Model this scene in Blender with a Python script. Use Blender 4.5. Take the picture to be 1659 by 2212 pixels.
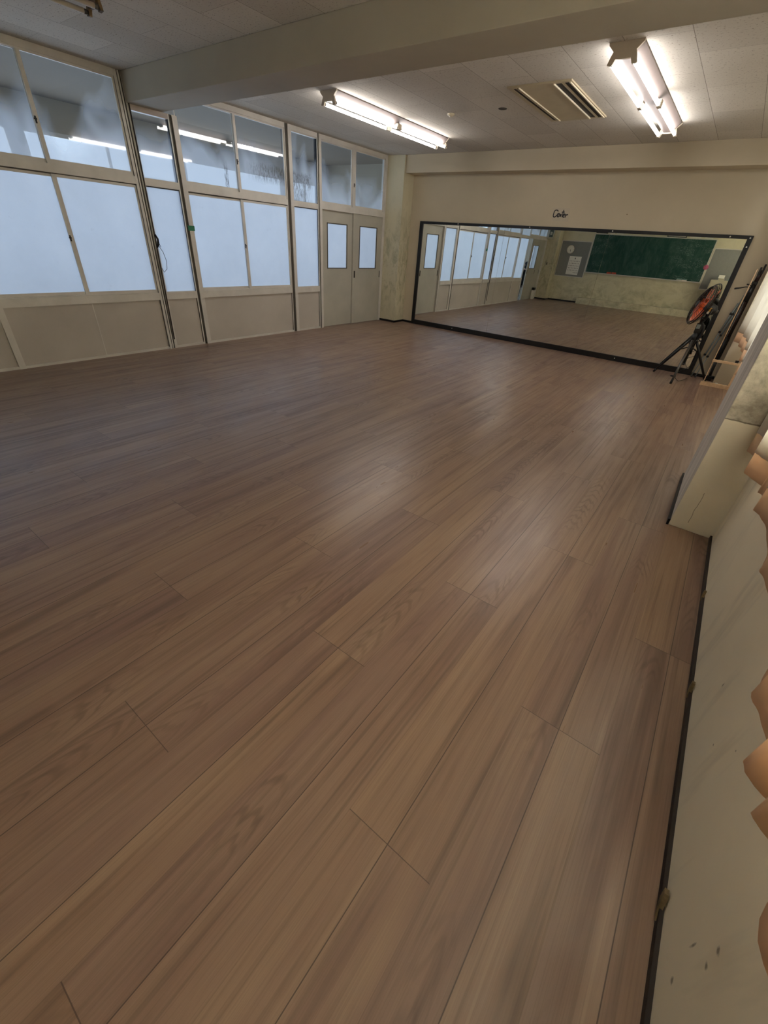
import bpy, bmesh, math, random
from mathutils import Vector, Matrix
random.seed(7)
scene = bpy.context.scene
for o in list(bpy.data.objects): bpy.data.objects.remove(o)
COL = scene.collection

# ------------------------------------------------------------------ camera
cam_d = bpy.data.cameras.new('camera'); cam = bpy.data.objects.new('camera', cam_d); COL.objects.link(cam)
R_ = Vector((0.79519, 0.60305, 0.06330)); U_ = Vector((-0.37292, 0.40405, 0.83527)); F_ = Vector((-0.47813, 0.68780, -0.54619))
M = Matrix(((R_.x, U_.x, -F_.x), (R_.y, U_.y, -F_.y), (R_.z, U_.z, -F_.z))).to_4x4()
M.translation = Vector((6.5171, 0.0, 1.5682))
cam.matrix_world = M
cam_d.sensor_fit = 'HORIZONTAL'; cam_d.sensor_width = 36.0
cam_d.lens = 894.38 / 1659.0 * 36.0
cam_d.clip_start = 0.05; cam_d.clip_end = 200
scene.camera = cam

# ------------------------------------------------------------------ light and exposure
CORRIDOR_SKY = 5.4      # W per m2 of the overcast daylight outside the corridor
WINDOW_SKY = 95.0        # same outside the curtained windows
TUBE = 24.0
EXPOSURE = 0.32
scene.view_settings.view_transform = 'Standard'
scene.view_settings.look = 'None'
scene.view_settings.gamma = 1.0
scene.view_settings.use_curve_mapping = False
scene.view_settings.exposure = EXPOSURE
scene.cycles.use_denoising = True
scene.cycles.max_bounces = 12
scene.cycles.diffuse_bounces = 6
scene.cycles.glossy_bounces = 6
scene.cycles.transmission_bounces = 8
scene.cycles.transparent_max_bounces = 16
scene.cycles.sample_clamp_indirect = 6.0
world = bpy.data.worlds.new('overcast_sky'); scene.world = world; world.use_nodes = True
wb = world.node_tree.nodes['Background']; wb.inputs[0].default_value = (0.62, 0.76, 1.0, 1); wb.inputs[1].default_value = 1.0

def area(name, loc, rot, sx, sy, per_m2, color):
    l = bpy.data.lights.new(name, 'AREA'); l.shape = 'RECTANGLE'; l.size = sx; l.size_y = sy
    l.energy = per_m2 * sx * sy; l.color = color
    o = bpy.data.objects.new(name, l); COL.objects.link(o); o.location = loc; o.rotation_euler = rot
    return o
PI = math.pi
# daylight: the overcast sky outside the corridor windows and outside the classroom windows
area('corridor_daylight', (-2.95, 3.7, 1.85), (0, -PI/2, 0), 2.3, 11.5, CORRIDOR_SKY, (0.64, 0.78, 1.0))
area('classroom_daylight_near', (7.75, 1.0, 1.75), (0, PI/2, 0), 2.0, 4.6, WINDOW_SKY, (1.0, 0.965, 0.96))
area('classroom_daylight_far', (7.75, 6.4, 1.75), (0, PI/2, 0), 2.0, 4.6, WINDOW_SKY*0.25, (1.0, 0.965, 0.96))

# ------------------------------------------------------------------ materials
def lin(c):
    return tuple(((v/255.0)/12.92 if v/255.0 <= 0.04045 else (((v/255.0)+0.055)/1.055)**2.4) for v in c)
def col4(c): return lin(c) + (1.0,)
class NT:
    def __init__(s, name):
        s.m = bpy.data.materials.new(name); s.m.use_nodes = True
        s.t = s.m.node_tree; s.n = s.t.nodes; s.n.clear()
        s.out = s.n.new('ShaderNodeOutputMaterial')
    def N(s, typ, **kw):
        n = s.n.new('ShaderNode' + typ)
        for k, v in kw.items():
            if hasattr(n, k): setattr(n, k, v)
        return n
    def L(s, a, b): s.t.links.new(a, b)
    def math(s, op, a, b=None, c=None, clamp=False):
        n = s.N('Math', operation=op); n.use_clamp = clamp
        for i, v in enumerate((a, b, c)):
            if v is None: continue
            if isinstance(v, (int, float)): n.inputs[i].default_value = v
            else: s.L(v, n.inputs[i])
        return n.outputs[0]
    def mix(s, f, a, b, blend='MIX'):
        n = s.N('Mix', data_type='RGBA', blend_type=blend)
        for sock, v in ((n.inputs[0], f), (n.inputs[6], a), (n.inputs[7], b)):
            if isinstance(v, (int, float)): sock.default_value = v
            elif isinstance(v, tuple): sock.default_value = v if len(v) == 4 else v + (1.0,)
            else: s.L(v, sock)
        return n.outputs[2]
    def pos(s): return s.N('NewGeometry').outputs['Position']
    def sep(s, v):
        n = s.N('SeparateXYZ'); s.L(v, n.inputs[0]); return n.outputs
    def comb(s, x, y, z):
        n = s.N('CombineXYZ')
        for i, v in enumerate((x, y, z)):
            if isinstance(v, (int, float)): n.inputs[i].default_value = v
            else: s.L(v, n.inputs[i])
        return n.outputs[0]
    def noise(s, vec, scale=5, detail=3, rough=0.5, dist=0.0):
        n = s.N('TexNoise'); n.inputs['Scale'].default_value = scale; n.inputs['Detail'].default_value = detail
        n.inputs['Roughness'].default_value = rough; n.inputs['Distortion'].default_value = dist
        if vec is not None: s.L(vec, n.inputs['Vector'])
        return n.outputs['Fac']
    def ramp(s, f, lo, hi, a=0.0, b=1.0):
        n = s.N('MapRange'); n.inputs[1].default_value = lo; n.inputs[2].default_value = hi
        n.inputs[3].default_value = a; n.inputs[4].default_value = b; s.L(f, n.inputs[0]); return n.outputs[0]
    def scale(s, v, x, y, z):
        n = s.N('VectorMath', operation='MULTIPLY'); s.L(v, n.inputs[0]); n.inputs[1].default_value = (x, y, z); return n.outputs[0]
    def pbr(s, color, rough=0.6, metal=0.0, bump=None, bstr=0.1, bdist=0.01, spec=0.5):
        p = s.N('BsdfPrincipled')
        for sock, v in ((p.inputs['Base Color'], color), (p.inputs['Roughness'], rough), (p.inputs['Metallic'], metal)):
            if isinstance(v, (int, float)): sock.default_value = v
            elif isinstance(v, tuple): sock.default_value = v if len(v) == 4 else v + (1.0,)
            else: s.L(v, sock)
        p.inputs['Specular IOR Level'].default_value = spec
        if bump is not None:
            b = s.N('Bump'); b.inputs['Strength'].default_value = bstr; b.inputs['Distance'].default_value = bdist
            s.L(bump, b.inputs['Height']); s.L(b.outputs[0], p.inputs['Normal'])
        return p
    def done(s, sh):
        s.L(sh if not hasattr(sh, 'outputs') else sh.outputs[0], s.out.inputs[0]); return s.m

def simple(name, rgb, rough=0.6, metal=0.0, var=0.06, vscale=6.0, bstr=0.0, spec=0.5, stretch=(1, 1, 1)):
    t = NT(name); p = t.scale(t.pos(), *stretch)
    n = t.noise(p, vscale, 4, 0.6)
    c = col4(rgb); d = tuple(max(0, x * (1 - var * 2.2)) for x in c[:3]) + (1,)
    base = t.mix(t.ramp(n, 0.3, 0.7), d, c)
    return t.done(t.pbr(base, rough, metal, n if bstr else None, bstr, 0.004, spec))

def emit(name, rgb, strength):
    t = NT(name); e = t.N('Emission'); e.inputs[0].default_value = rgb + (1,); e.inputs[1].default_value = strength
    return t.done(e)

def floor_mat():
    t = NT('wood_laminate'); P = t.sep(t.pos()); x, y = P[0], P[1]
    u = t.math('DIVIDE', t.math('SUBTRACT', x, 5.2115), 0.3096)
    k = t.math('FLOOR', u); fu = t.math('SUBTRACT', u, k)
    v = t.math('DIVIDE', t.math('SUBTRACT', t.math('SUBTRACT', y, 0.205), t.math('MULTIPLY', k, 0.72)), 1.89)
    r = t.math('FLOOR', v); fv = t.math('SUBTRACT', v, r)
    half = t.math('GREATER_THAN', fu, 0.5)
    # the printed pattern: a few strips across every board
    w = t.math('ADD', t.math('MULTIPLY', k, 2.0), half)
    wn = t.N('TexWhiteNoise', noise_dimensions='2D'); t.L(t.comb(w, r, 0), wn.inputs['Vector'])
    rnd = wn.outputs['Value']
    sx = t.math('FLOOR', t.math('MULTIPLY', fu, 4.0))
    wn2 = t.N('TexWhiteNoise', noise_dimensions='3D'); t.L(t.comb(t.math('ADD', t.math('MULTIPLY', k, 4.0), sx), r, 3.0), wn2.inputs['Vector'])
    off = t.math('MULTIPLY', rnd, 37.0)
    vec = t.comb(t.math('ADD', x, off), t.math('ADD', y, off), off)
    broad = t.noise(t.scale(vec, 6.0, 0.55, 1), 1.6, 3, 0.55, 0.4)
    streak = t.noise(t.scale(vec, 20.0, 0.40, 1), 2.0, 4, 0.55, 0.35)
    fine = t.noise(t.scale(vec, 150.0, 1.6, 1), 2.0, 3, 0.6)
    # cathedral figure on some strips
    wv = t.N('TexWave', wave_type='BANDS', bands_direction='Y', wave_profile='SIN')
    cx = t.math('SUBTRACT', t.math('MULTIPLY', fu, 2.0), t.math('ADD', half, 0.5))
    par = t.math('MULTIPLY', t.math('MULTIPLY', cx, cx), 1.1)
    yy = t.math('ADD', t.math('ADD', y, par), t.math('MULTIPLY', broad, 0.6))
    t.L(t.comb(0, t.math('ADD', yy, off), 0), wv.inputs['Vector'])
    wv.inputs['Scale'].default_value = 3.0; wv.inputs['Distortion'].default_value = 3.5
    wv.inputs['Detail'].default_value = 2.0; wv.inputs['Detail Scale'].default_value = 2.0
    cath_m = t.math('MULTIPLY', t.ramp(t.noise(t.scale(vec, 3.0, 1.6, 1), 1.0, 2), 0.5, 0.66), t.math('GREATER_THAN', rnd, 0.3))
    cath_m = t.math('MULTIPLY', cath_m, t.ramp(t.math('ABSOLUTE', cx), 0.45, 0.2), clamp=True)
    tan = col4((149, 121, 99)); pink = col4((128, 101, 91)); dark = col4((92, 70, 58)); light = col4((168, 143, 120))
    c = t.mix(t.ramp(rnd, 0.0, 1.0, 0.1, 0.9), tan, pink)
    c = t.mix(t.ramp(wn2.outputs['Value'], 0.0, 1.0, 0.0, 0.28), c, pink)
    c = t.mix(t.ramp(broad, 0.42, 0.72, 0.0, 0.5), c, light)
    c = t.mix(t.ramp(broad, 0.44, 0.25, 0.0, 0.6), c, dark)
    c = t.mix(t.ramp(streak, 0.52, 0.72, 0.0, 0.6), c, dark)
    c = t.mix(t.ramp(streak, 0.42, 0.25, 0.0, 0.4), c, light)
    c = t.mix(t.ramp(fine, 0.45, 0.75, 0.0, 0.30), c, dark)
    c = t.mix(t.math('MULTIPLY', t.ramp(wv.outputs['Fac'], 0.5, 1.0, 0.0, 0.5), cath_m), c, dark)
    # knots
    vo = t.N('TexVoronoi'); t.L(t.scale(vec, 2.4, 1.3, 1), vo.inputs['Vector']); vo.inputs['Scale'].default_value = 1.0
    c = t.mix(t.ramp(vo.outputs['Distance'], 0.02, 0.0, 0.0, 0.6), c, dark)
    # seams: dark V groove in the middle of a pair of strips, pale print edge between pairs, end joints
    seam = t.math('LESS_THAN', t.math('ABSOLUTE', t.math('SUBTRACT', fu, 0.5)), 0.0052)
    edge = t.math('MULTIPLY', t.math('GREATER_THAN', t.math('ABSOLUTE', t.math('SUBTRACT', fu, 0.5)), 0.4955), 0.22)
    end = t.math('MULTIPLY', t.math('LESS_THAN', t.math('MULTIPLY', t.math('MINIMUM', fv, t.math('SUBTRACT', 1.0, fv)), 1.89), 0.0014), 0.85)
    ln = t.math('MAXIMUM', t.math('MAXIMUM', seam, edge), end)
    c = t.mix(t.math('MULTIPLY', ln, 0.8), c, col4((58, 42, 33)))
    ro = t.math('ADD', t.ramp(streak, 0.3, 0.7, 0.29, 0.39), t.ramp(t.noise(t.scale(t.pos(), 2, 2, 1), 2.0, 3), 0.3, 0.7, -0.03, 0.04))
    h = t.math('SUBTRACT', t.math('MULTIPLY', fine, 0.25), ln)
    p = t.pbr(c, ro, 0.0, h, 0.12, 0.001, 0.7)
    return t.done(p)

def wall_mat(name, rgb, stain=None, stain_amt=0.0, mode=None):
    t = NT(name); ps = t.pos(); P = t.sep(ps)
    n = t.noise(ps, 1.3, 4, 0.6); f = t.noise(ps, 90, 3, 0.6)
    c = t.mix(t.ramp(n, 0.3, 0.7, 0.0, 1.0), tuple(v * 0.9 for v in col4(rgb)[:3]) + (1,), col4(rgb))
    if mode == 'mildew':      # grey-green grime on the corner columns, thickest at hand height
        m1 = t.noise(t.scale(ps, 3, 3, 1.6), 2.2, 6, 0.72, 0.6)
        zf = t.math('MULTIPLY', t.ramp(P[2], 0.0, 0.7, 0.25, 1.0), t.ramp(P[2], 1.2, 2.4, 1.0, 0.1))
        c = t.mix(t.math('MULTIPLY', t.math('MULTIPLY', t.ramp(m1, 0.46, 0.70), zf), 0.75, clamp=True), c, col4((112, 112, 84)))
    if mode == 'scuffed':     # the dado under the windows with a few chips and scuffs
        for (yy, zz, ry, rz) in ((1.279, .256, .008, .005), (1.525, .298, .006, .012), (.661, .346, .012, .010), (.643, .296, .010, .008), (.647, .126, .012, .009), (.70, .225, .005, .02), (1.16, .40, .005, .006)):
            dy = t.math('DIVIDE', t.math('SUBTRACT', P[1], yy), ry); dz = t.math('DIVIDE', t.math('SUBTRACT', P[2], zz), rz)
            d = t.math('SQRT', t.math('ADD', t.math('MULTIPLY', dy, dy), t.math('MULTIPLY', dz, dz)))
            d = t.math('ADD', d, t.math('MULTIPLY', t.noise(t.scale(ps, 60, 60, 60), 1.5, 2), 1.2))
            c = t.mix(t.ramp(d, 1.6, 0.9, 0.0, 0.7), c, col4((96, 82, 60)))
        m1 = t.noise(t.scale(ps, 1, 6, 1), 1.1, 4, 0.6)
        c = t.mix(t.ramp(m1, 0.55, 0.75, 0.0, 0.3), c, col4((150, 140, 122)))
    if mode == 'rear':        # rear wall: grime band over the platform and rubbing under the board
        m1 = t.noise(t.scale(ps, 1, 1, 1.2), 2.5, 6, 0.7, 0.4)
        low = t.ramp(P[2], 1.25, 0.1, 0.2, 0.9)
        c = t.mix(t.math('MULTIPLY', t.ramp(m1, 0.42, 0.72), low, clamp=True), c, col4((142, 135, 110)))
    p = t.pbr(c, 0.75, 0.0, t.math('ADD', t.math('MULTIPLY', f, 0.3), n), 0.15, 0.006, 0.3)
    return t.done(p)

def pillar_mat():
    t = NT('pillar_plaster'); ps = t.pos(); P = t.sep(ps)
    n = t.noise(t.scale(ps, 2, 2, 2), 2.0, 6, 0.7, 0.25); f = t.noise(ps, 60, 4, 0.6)
    # left face grey all over, near face painted below the dado line and bare grey above
    rawc = t.mix(t.ramp(n, 0.35, 0.62), col4((150, 142, 128)), col4((232, 225, 208)))
    streaks = t.noise(t.scale(ps, 5, 5, 0.9), 1.6, 4, 0.6)
    greyc = t.mix(t.ramp(streaks, 0.35, 0.65), col4((196, 188, 175)), col4((226, 218, 205)))
    paint = t.mix(t.ramp(t.noise(ps, 3.0, 4), 0.3, 0.7), col4((222, 214, 196)), col4((236, 228, 210)))
    zl = t.math('ADD', P[2], t.math('MULTIPLY', t.noise(t.scale(ps, 20, 20, 20), 1.5, 3), 0.012))
    up = t.math('GREATER_THAN', zl, 0.803)
    # crack under the raw plaster and hair cracks in the paint
    crack = t.ramp(t.math('ABSOLUTE', t.math('SUBTRACT', zl, 0.8)), 0.006, 0.002)
    c = t.mix(up, paint, rawc)
    c = t.mix(t.math('MULTIPLY', crack, 0.8), c, col4((70, 58, 42)))
    wx = t.math('SUBTRACT', P[0], t.math('ADD', 6.836, t.math('MULTIPLY', t.noise(t.scale(ps, 0, 0, 9), 1.0, 3), 0.03)))
    hair = t.math('MULTIPLY', t.ramp(t.math('ABSOLUTE', wx), 0.0025, 0.0008), t.math('LESS_THAN', P[2], 0.30))
    hair = t.math('MULTIPLY', hair, t.math('GREATER_THAN', P[2], 0.06))
    c = t.mix(t.math('MULTIPLY', hair, 0.7), c, col4((96, 84, 66)))
    N = t.sep(t.N('NewGeometry').outputs['Normal'])
    side = t.math('GREATER_THAN', t.math('ABSOLUTE', N[0]), 0.6)
    c = t.mix(side, c, greyc)
    return t.done(t.pbr(c, 0.8, 0.0, t.math('ADD', n, t.math('MULTIPLY', f, 0.4)), 0.35, 0.01, 0.25))

def ceiling_mat():
    t = NT('acoustic_ceiling_tile'); ps = t.pos(); P = t.sep(ps); x, y = P[0], P[1]
    u = t.math('DIVIDE', t.math('SUBTRACT', x, 5.56), 0.47); k = t.math('FLOOR', u); fu = t.math('SUBTRACT', u, k)
    par = t.math('MODULO', t.math('ADD', k, 100.0), 2.0)
    v = t.math('DIVIDE', t.math('SUBTRACT', t.math('SUBTRACT', y, 5.80), t.math('MULTIPLY', t.math('SUBTRACT', 1.0, par), 0.46)), 0.93)
    r = t.math('FLOOR', v); fv = t.math('SUBTRACT', v, r)
    s1 = t.math('LESS_THAN', t.math('MULTIPLY', t.math('MINIMUM', fu, t.math('SUBTRACT', 1.0, fu)), 0.47), 0.0025)
    s2 = t.math('MULTIPLY', t.math('LESS_THAN', t.math('MULTIPLY', t.math('MINIMUM', fv, t.math('SUBTRACT', 1.0, fv)), 0.93), 0.0025), 0.6)
    ln = t.math('MAXIMUM', s1, s2)
    wn = t.N('TexWhiteNoise', noise_dimensions='2D'); t.L(t.comb(k, r, 0), wn.inputs['Vector'])
    hole = t.noise(t.scale(ps, 42, 68, 1), 1.0, 3, 0.65)
    hm = t.ramp(hole, 0.60, 0.66)
    c = t.mix(t.ramp(wn.outputs['Value'], 0, 1, 0, 1), col4((190, 183, 172)), col4((206, 199, 188)))
    big = t.noise(ps, 0.8, 3)
    c = t.mix(t.ramp(big, 0.45, 0.75, 0.0, 0.35), c, col4((166, 156, 138)))
    c = t.mix(t.math('MULTIPLY', hm, 0.75), c, col4((112, 102, 88)))
    c = t.mix(t.math('MULTIPLY', ln, 0.65), c, col4((92, 82, 70)))
    h = t.math('SUBTRACT', t.math('MULTIPLY', hm, -0.6), ln)
    return t.done(t.pbr(c, 0.9, 0.0, h, 0.3, 0.004, 0.15))

def glass_mats():
    # frosted film: diffuses the corridor daylight, a faint sheen on the room side
    t = NT('frosted_glass'); ps = t.pos(); n = t.noise(ps, 1.6, 5, 0.62)
    sp = t.noise(t.scale(ps, 1, 1, 1), 9, 3, 0.6)
    tr = t.N('BsdfTranslucent'); df = t.N('BsdfDiffuse'); gl = t.N('BsdfGlossy'); gl.inputs['Roughness'].default_value = 0.22
    t.L(t.mix(t.ramp(n, 0.3, 0.75), (0.90, 0.94, 1.0), (0.78, 0.83, 0.90)), tr.inputs[0])
    t.L(t.mix(t.ramp(sp, 0.66, 0.74, 0, 0.5), (0.55, 0.60, 0.64), (0.3, 0.3, 0.32)), df.inputs[0])
    m1 = t.N('MixShader'); m1.inputs[0].default_value = 0.30; t.L(tr.outputs[0], m1.inputs[1]); t.L(df.outputs[0], m1.inputs[2])
    fr = t.N('Fresnel'); fr.inputs[0].default_value = 1.35
    m2 = t.N('MixShader'); t.L(t.math('MULTIPLY', fr.outputs[0], 0.55), m2.inputs[0]); t.L(m1.outputs[0], m2.inputs[1]); t.L(gl.outputs[0], m2.inputs[2])
    frosted = t.done(m2)
    # plain back and edges of every pane
    t = NT('clear_glass_back'); tr = t.N('BsdfTransparent'); tr.inputs[0].default_value = (0.96, 0.98, 0.97, 1); gl = t.N('BsdfGlossy'); gl.inputs['Roughness'].default_value = 0.02
    mx = t.N('MixShader'); mx.inputs[0].default_value = 0.04; t.L(tr.outputs[0], mx.inputs[1]); t.L(gl.outputs[0], mx.inputs[2]); back = t.done(mx)
    # upper lights: clear glass with a patchy film of dust and condensation stains
    t = NT('dusty_clear_glass'); ps = t.pos(); P = t.sep(ps)
    n = t.noise(t.scale(ps, 1, 1.3, 0.8), 1.2, 2, 0.5, 0.6)
    zz = t.math('ADD', P[2], t.math('MULTIPLY', t.ramp(n, 0.3, 0.7, -1.0, 1.0), 0.34))
    fog = t.ramp(zz, 2.66, 2.24, 0.07, 0.66)
    st = t.noise(t.scale(ps, 1, 34, 5), 2.0, 6, 0.8)
    zz2 = t.math('ADD', P[2], t.math('MULTIPLY', t.noise(t.scale(ps, 1, 9, 3), 1.0, 3), 0.12))
    band = t.math('MULTIPLY', t.ramp(zz2, 2.52, 2.46), t.ramp(zz2, 2.26, 2.36))
    yb = t.math('ADD', t.math('MULTIPLY', t.ramp(P[1], 5.1, 5.4), t.ramp(P[1], 6.45, 6.2)), t.math('MULTIPLY', t.ramp(P[1], 6.02, 6.1), t.ramp(P[1], 6.5, 6.4)), clamp=True)
    drip = t.math('MULTIPLY', t.math('LESS_THAN', t.math('ABSOLUTE', t.math('SUBTRACT', P[1], 4.76)), 0.03), t.ramp(P[2], 2.40, 2.30))
    low6 = t.math('MULTIPLY', t.math('GREATER_THAN', P[1], 6.0), t.math('MULTIPLY', t.ramp(P[1], 6.5, 6.2), t.ramp(P[2], 2.42, 2.30)))
    reg = t.math('ADD', t.math('ADD', t.math('MULTIPLY', band, yb), drip), low6, clamp=True)
    stm = t.math('MULTIPLY', t.ramp(st, 0.46, 0.54), reg)
    tp = t.N('BsdfTransparent'); tp.inputs[0].default_value = (0.88, 0.90, 0.88, 1)
    tr = t.N('BsdfTranslucent'); tr.inputs[0].default_value = (0.86, 0.92, 1.0, 1)
    df = t.N('BsdfDiffuse'); df.inputs[0].default_value = (0.34, 0.33, 0.30, 1)
    ft = t.N('MixShader'); ft.inputs[0].default_value = 0.25; t.L(tr.outputs[0], ft.inputs[1]); t.L(df.outputs[0], ft.inputs[2])
    a = t.N('MixShader'); t.L(fog, a.inputs[0]); t.L(tp.outputs[0], a.inputs[1]); t.L(ft.outputs[0], a.inputs[2])
    dk = t.N('BsdfDiffuse'); dk.inputs[0].default_value = (0.10, 0.095, 0.08, 1)
    b = t.N('MixShader'); t.L(t.math('MULTIPLY', stm, 0.75), b.inputs[0]); t.L(a.outputs[0], b.inputs[1]); t.L(dk.outputs[0], b.inputs[2])
    gl = t.N('BsdfGlossy'); gl.inputs['Roughness'].default_value = 0.03
    fr = t.N('Fresnel'); fr.inputs[0].default_value = 1.5
    c = t.N('MixShader'); t.L(t.math('MULTIPLY', fr.outputs[0], 1.5, clamp=True), c.inputs[0]); t.L(b.outputs[0], c.inputs[1]); t.L(gl.outputs[0], c.inputs[2])
    return frosted, back, t.done(c)

def mirror_mat():
    t = NT('mirror_glass'); g = t.N('BsdfGlossy'); g.inputs[0].default_value = (0.88, 0.91, 0.88, 1); g.inputs['Roughness'].default_value = 0.0
    return t.done(g)

def chalk_mat():
    t = NT('chalkboard_green'); ps = t.pos(); P = t.sep(ps)
    n = t.noise(t.scale(ps, 1.0, 1, 0.5), 2.6, 6, 0.68, 1.2)
    s = t.noise(t.scale(ps, 6, 1, 1.2), 3, 5, 0.65, 0.8)
    w = t.noise(t.scale(ps, 26, 1, 34), 1.4, 3, 0.7)
    rows = t.ramp(t.noise(t.scale(ps, 2.2, 1, 5.0), 1.7, 2), 0.46, 0.58)
    area_ = t.math('ADD', t.ramp(P[0], 4.1, 4.6), t.ramp(P[0], 2.35, 2.2), clamp=True)
    marks = t.math('MULTIPLY', t.math('MULTIPLY', t.ramp(w, 0.52, 0.60), rows), area_)
    c = t.mix(t.ramp(n, 0.40, 0.75, 0, 0.55), col4((26, 66, 56)), col4((72, 104, 93)))
    c = t.mix(t.ramp(s, 0.5, 0.8, 0, 0.35), c, col4((92, 116, 106)))
    c = t.mix(t.math('MULTIPLY', marks, 0.35), c, col4((160, 175, 165)))
    return t.done(t.pbr(c, 0.65, 0, None, spec=0.3))

def curtain_mat(name, rgb, tl):
    t = NT(name); ps = t.pos(); wv = t.noise(t.scale(ps, 300, 300, 300), 1.0, 2)
    n = t.noise(ps, 5, 3)
    d = t.N('BsdfDiffuse'); tr = t.N('BsdfTranslucent')
    c = t.mix(t.ramp(n, 0.3, 0.7), tuple(v * 0.9 for v in lin(rgb)) + (1,), col4(rgb))
    t.L(c, d.inputs[0]); t.L(c, tr.inputs[0])
    b = t.N('Bump'); b.inputs['Strength'].default_value = 0.1; b.inputs['Distance'].default_value = 0.001; t.L(wv, b.inputs['Height']); t.L(b.outputs[0], d.inputs['Normal'])
    m = t.N('MixShader'); m.inputs[0].default_value = tl; t.L(d.outputs[0], m.inputs[1]); t.L(tr.outputs[0], m.inputs[2])
    return t.done(m)

def wood_mat(name, a, b, ax=(1, 1, 1)):
    t = NT(name); n = t.noise(t.scale(t.pos(), *ax), 8, 5, 0.6, 0.6)
    return t.done(t.pbr(t.mix(t.ramp(n, 0.3, 0.7), col4(a), col4(b)), 0.5, 0, n, 0.1, 0.002))

def dial_mat():
    t = NT('clock_dial_print'); P = t.sep(t.pos())
    dx = t.math('SUBTRACT', P[0], 0.85); dz = t.math('SUBTRACT', P[2], 1.762)
    r = t.math('SQRT', t.math('ADD', t.math('MULTIPLY', dx, dx), t.math('MULTIPLY', dz, dz)))
    a = t.math('MULTIPLY', t.math('ARCTAN2', dx, dz), 12/(2*PI))
    fa = t.math('ABSOLUTE', t.math('SUBTRACT', t.math('FRACT', t.math('ADD', a, 12.5)), 0.5))
    m = t.math('MULTIPLY', t.math('LESS_THAN', fa, 0.06), t.math('MULTIPLY', t.math('GREATER_THAN', r, 0.092), t.math('LESS_THAN', r, 0.116)))
    return t.done(t.pbr(t.mix(m, col4((232, 228, 218)), col4((40, 36, 36))), 0.6))
def calendar_mat():
    t = NT('calendar_print'); P = t.sep(t.pos())
    u = t.math('DIVIDE', t.math('SUBTRACT', P[0], 0.907), 0.058); v = t.math('DIVIDE', t.math('SUBTRACT', 1.43, P[2]), 0.076)
    fu = t.math('ABSOLUTE', t.math('SUBTRACT', t.math('FRACT', u), 0.5)); fv = t.math('ABSOLUTE', t.math('SUBTRACT', t.math('FRACT', v), 0.5))
    n = t.noise(t.scale(t.pos(), 160, 1, 160), 1.0, 2)
    m = t.math('MULTIPLY', t.math('LESS_THAN', fu, 0.2), t.math('LESS_THAN', fv, 0.17))
    inside = t.math('MULTIPLY', t.math('MULTIPLY', t.math('GREATER_THAN', u, 0.0), t.math('LESS_THAN', u, 7.0)), t.math('MULTIPLY', t.math('GREATER_THAN', v, 0.0), t.math('LESS_THAN', v, 6.0)))
    lastrow = t.math('MULTIPLY', t.math('GREATER_THAN', v, 5.0), t.math('LESS_THAN', u, 4.0))
    m = t.math('MULTIPLY', t.math('MULTIPLY', m, inside), t.math('SUBTRACT', 1.0, lastrow))
    m = t.math('MULTIPLY', m, t.ramp(n, 0.35, 0.5))
    hd = t.math('MULTIPLY', t.math('LESS_THAN', t.math('ABSOLUTE', t.math('SUBTRACT', P[0], 1.11)), 0.016), t.math('LESS_THAN', t.math('ABSOLUTE', t.math('SUBTRACT', P[2], 1.478)), 0.028))
    return t.done(t.pbr(t.mix(t.math('MAXIMUM', m, hd), col4((232, 228, 220)), col4((70, 66, 66))), 0.8))

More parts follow.
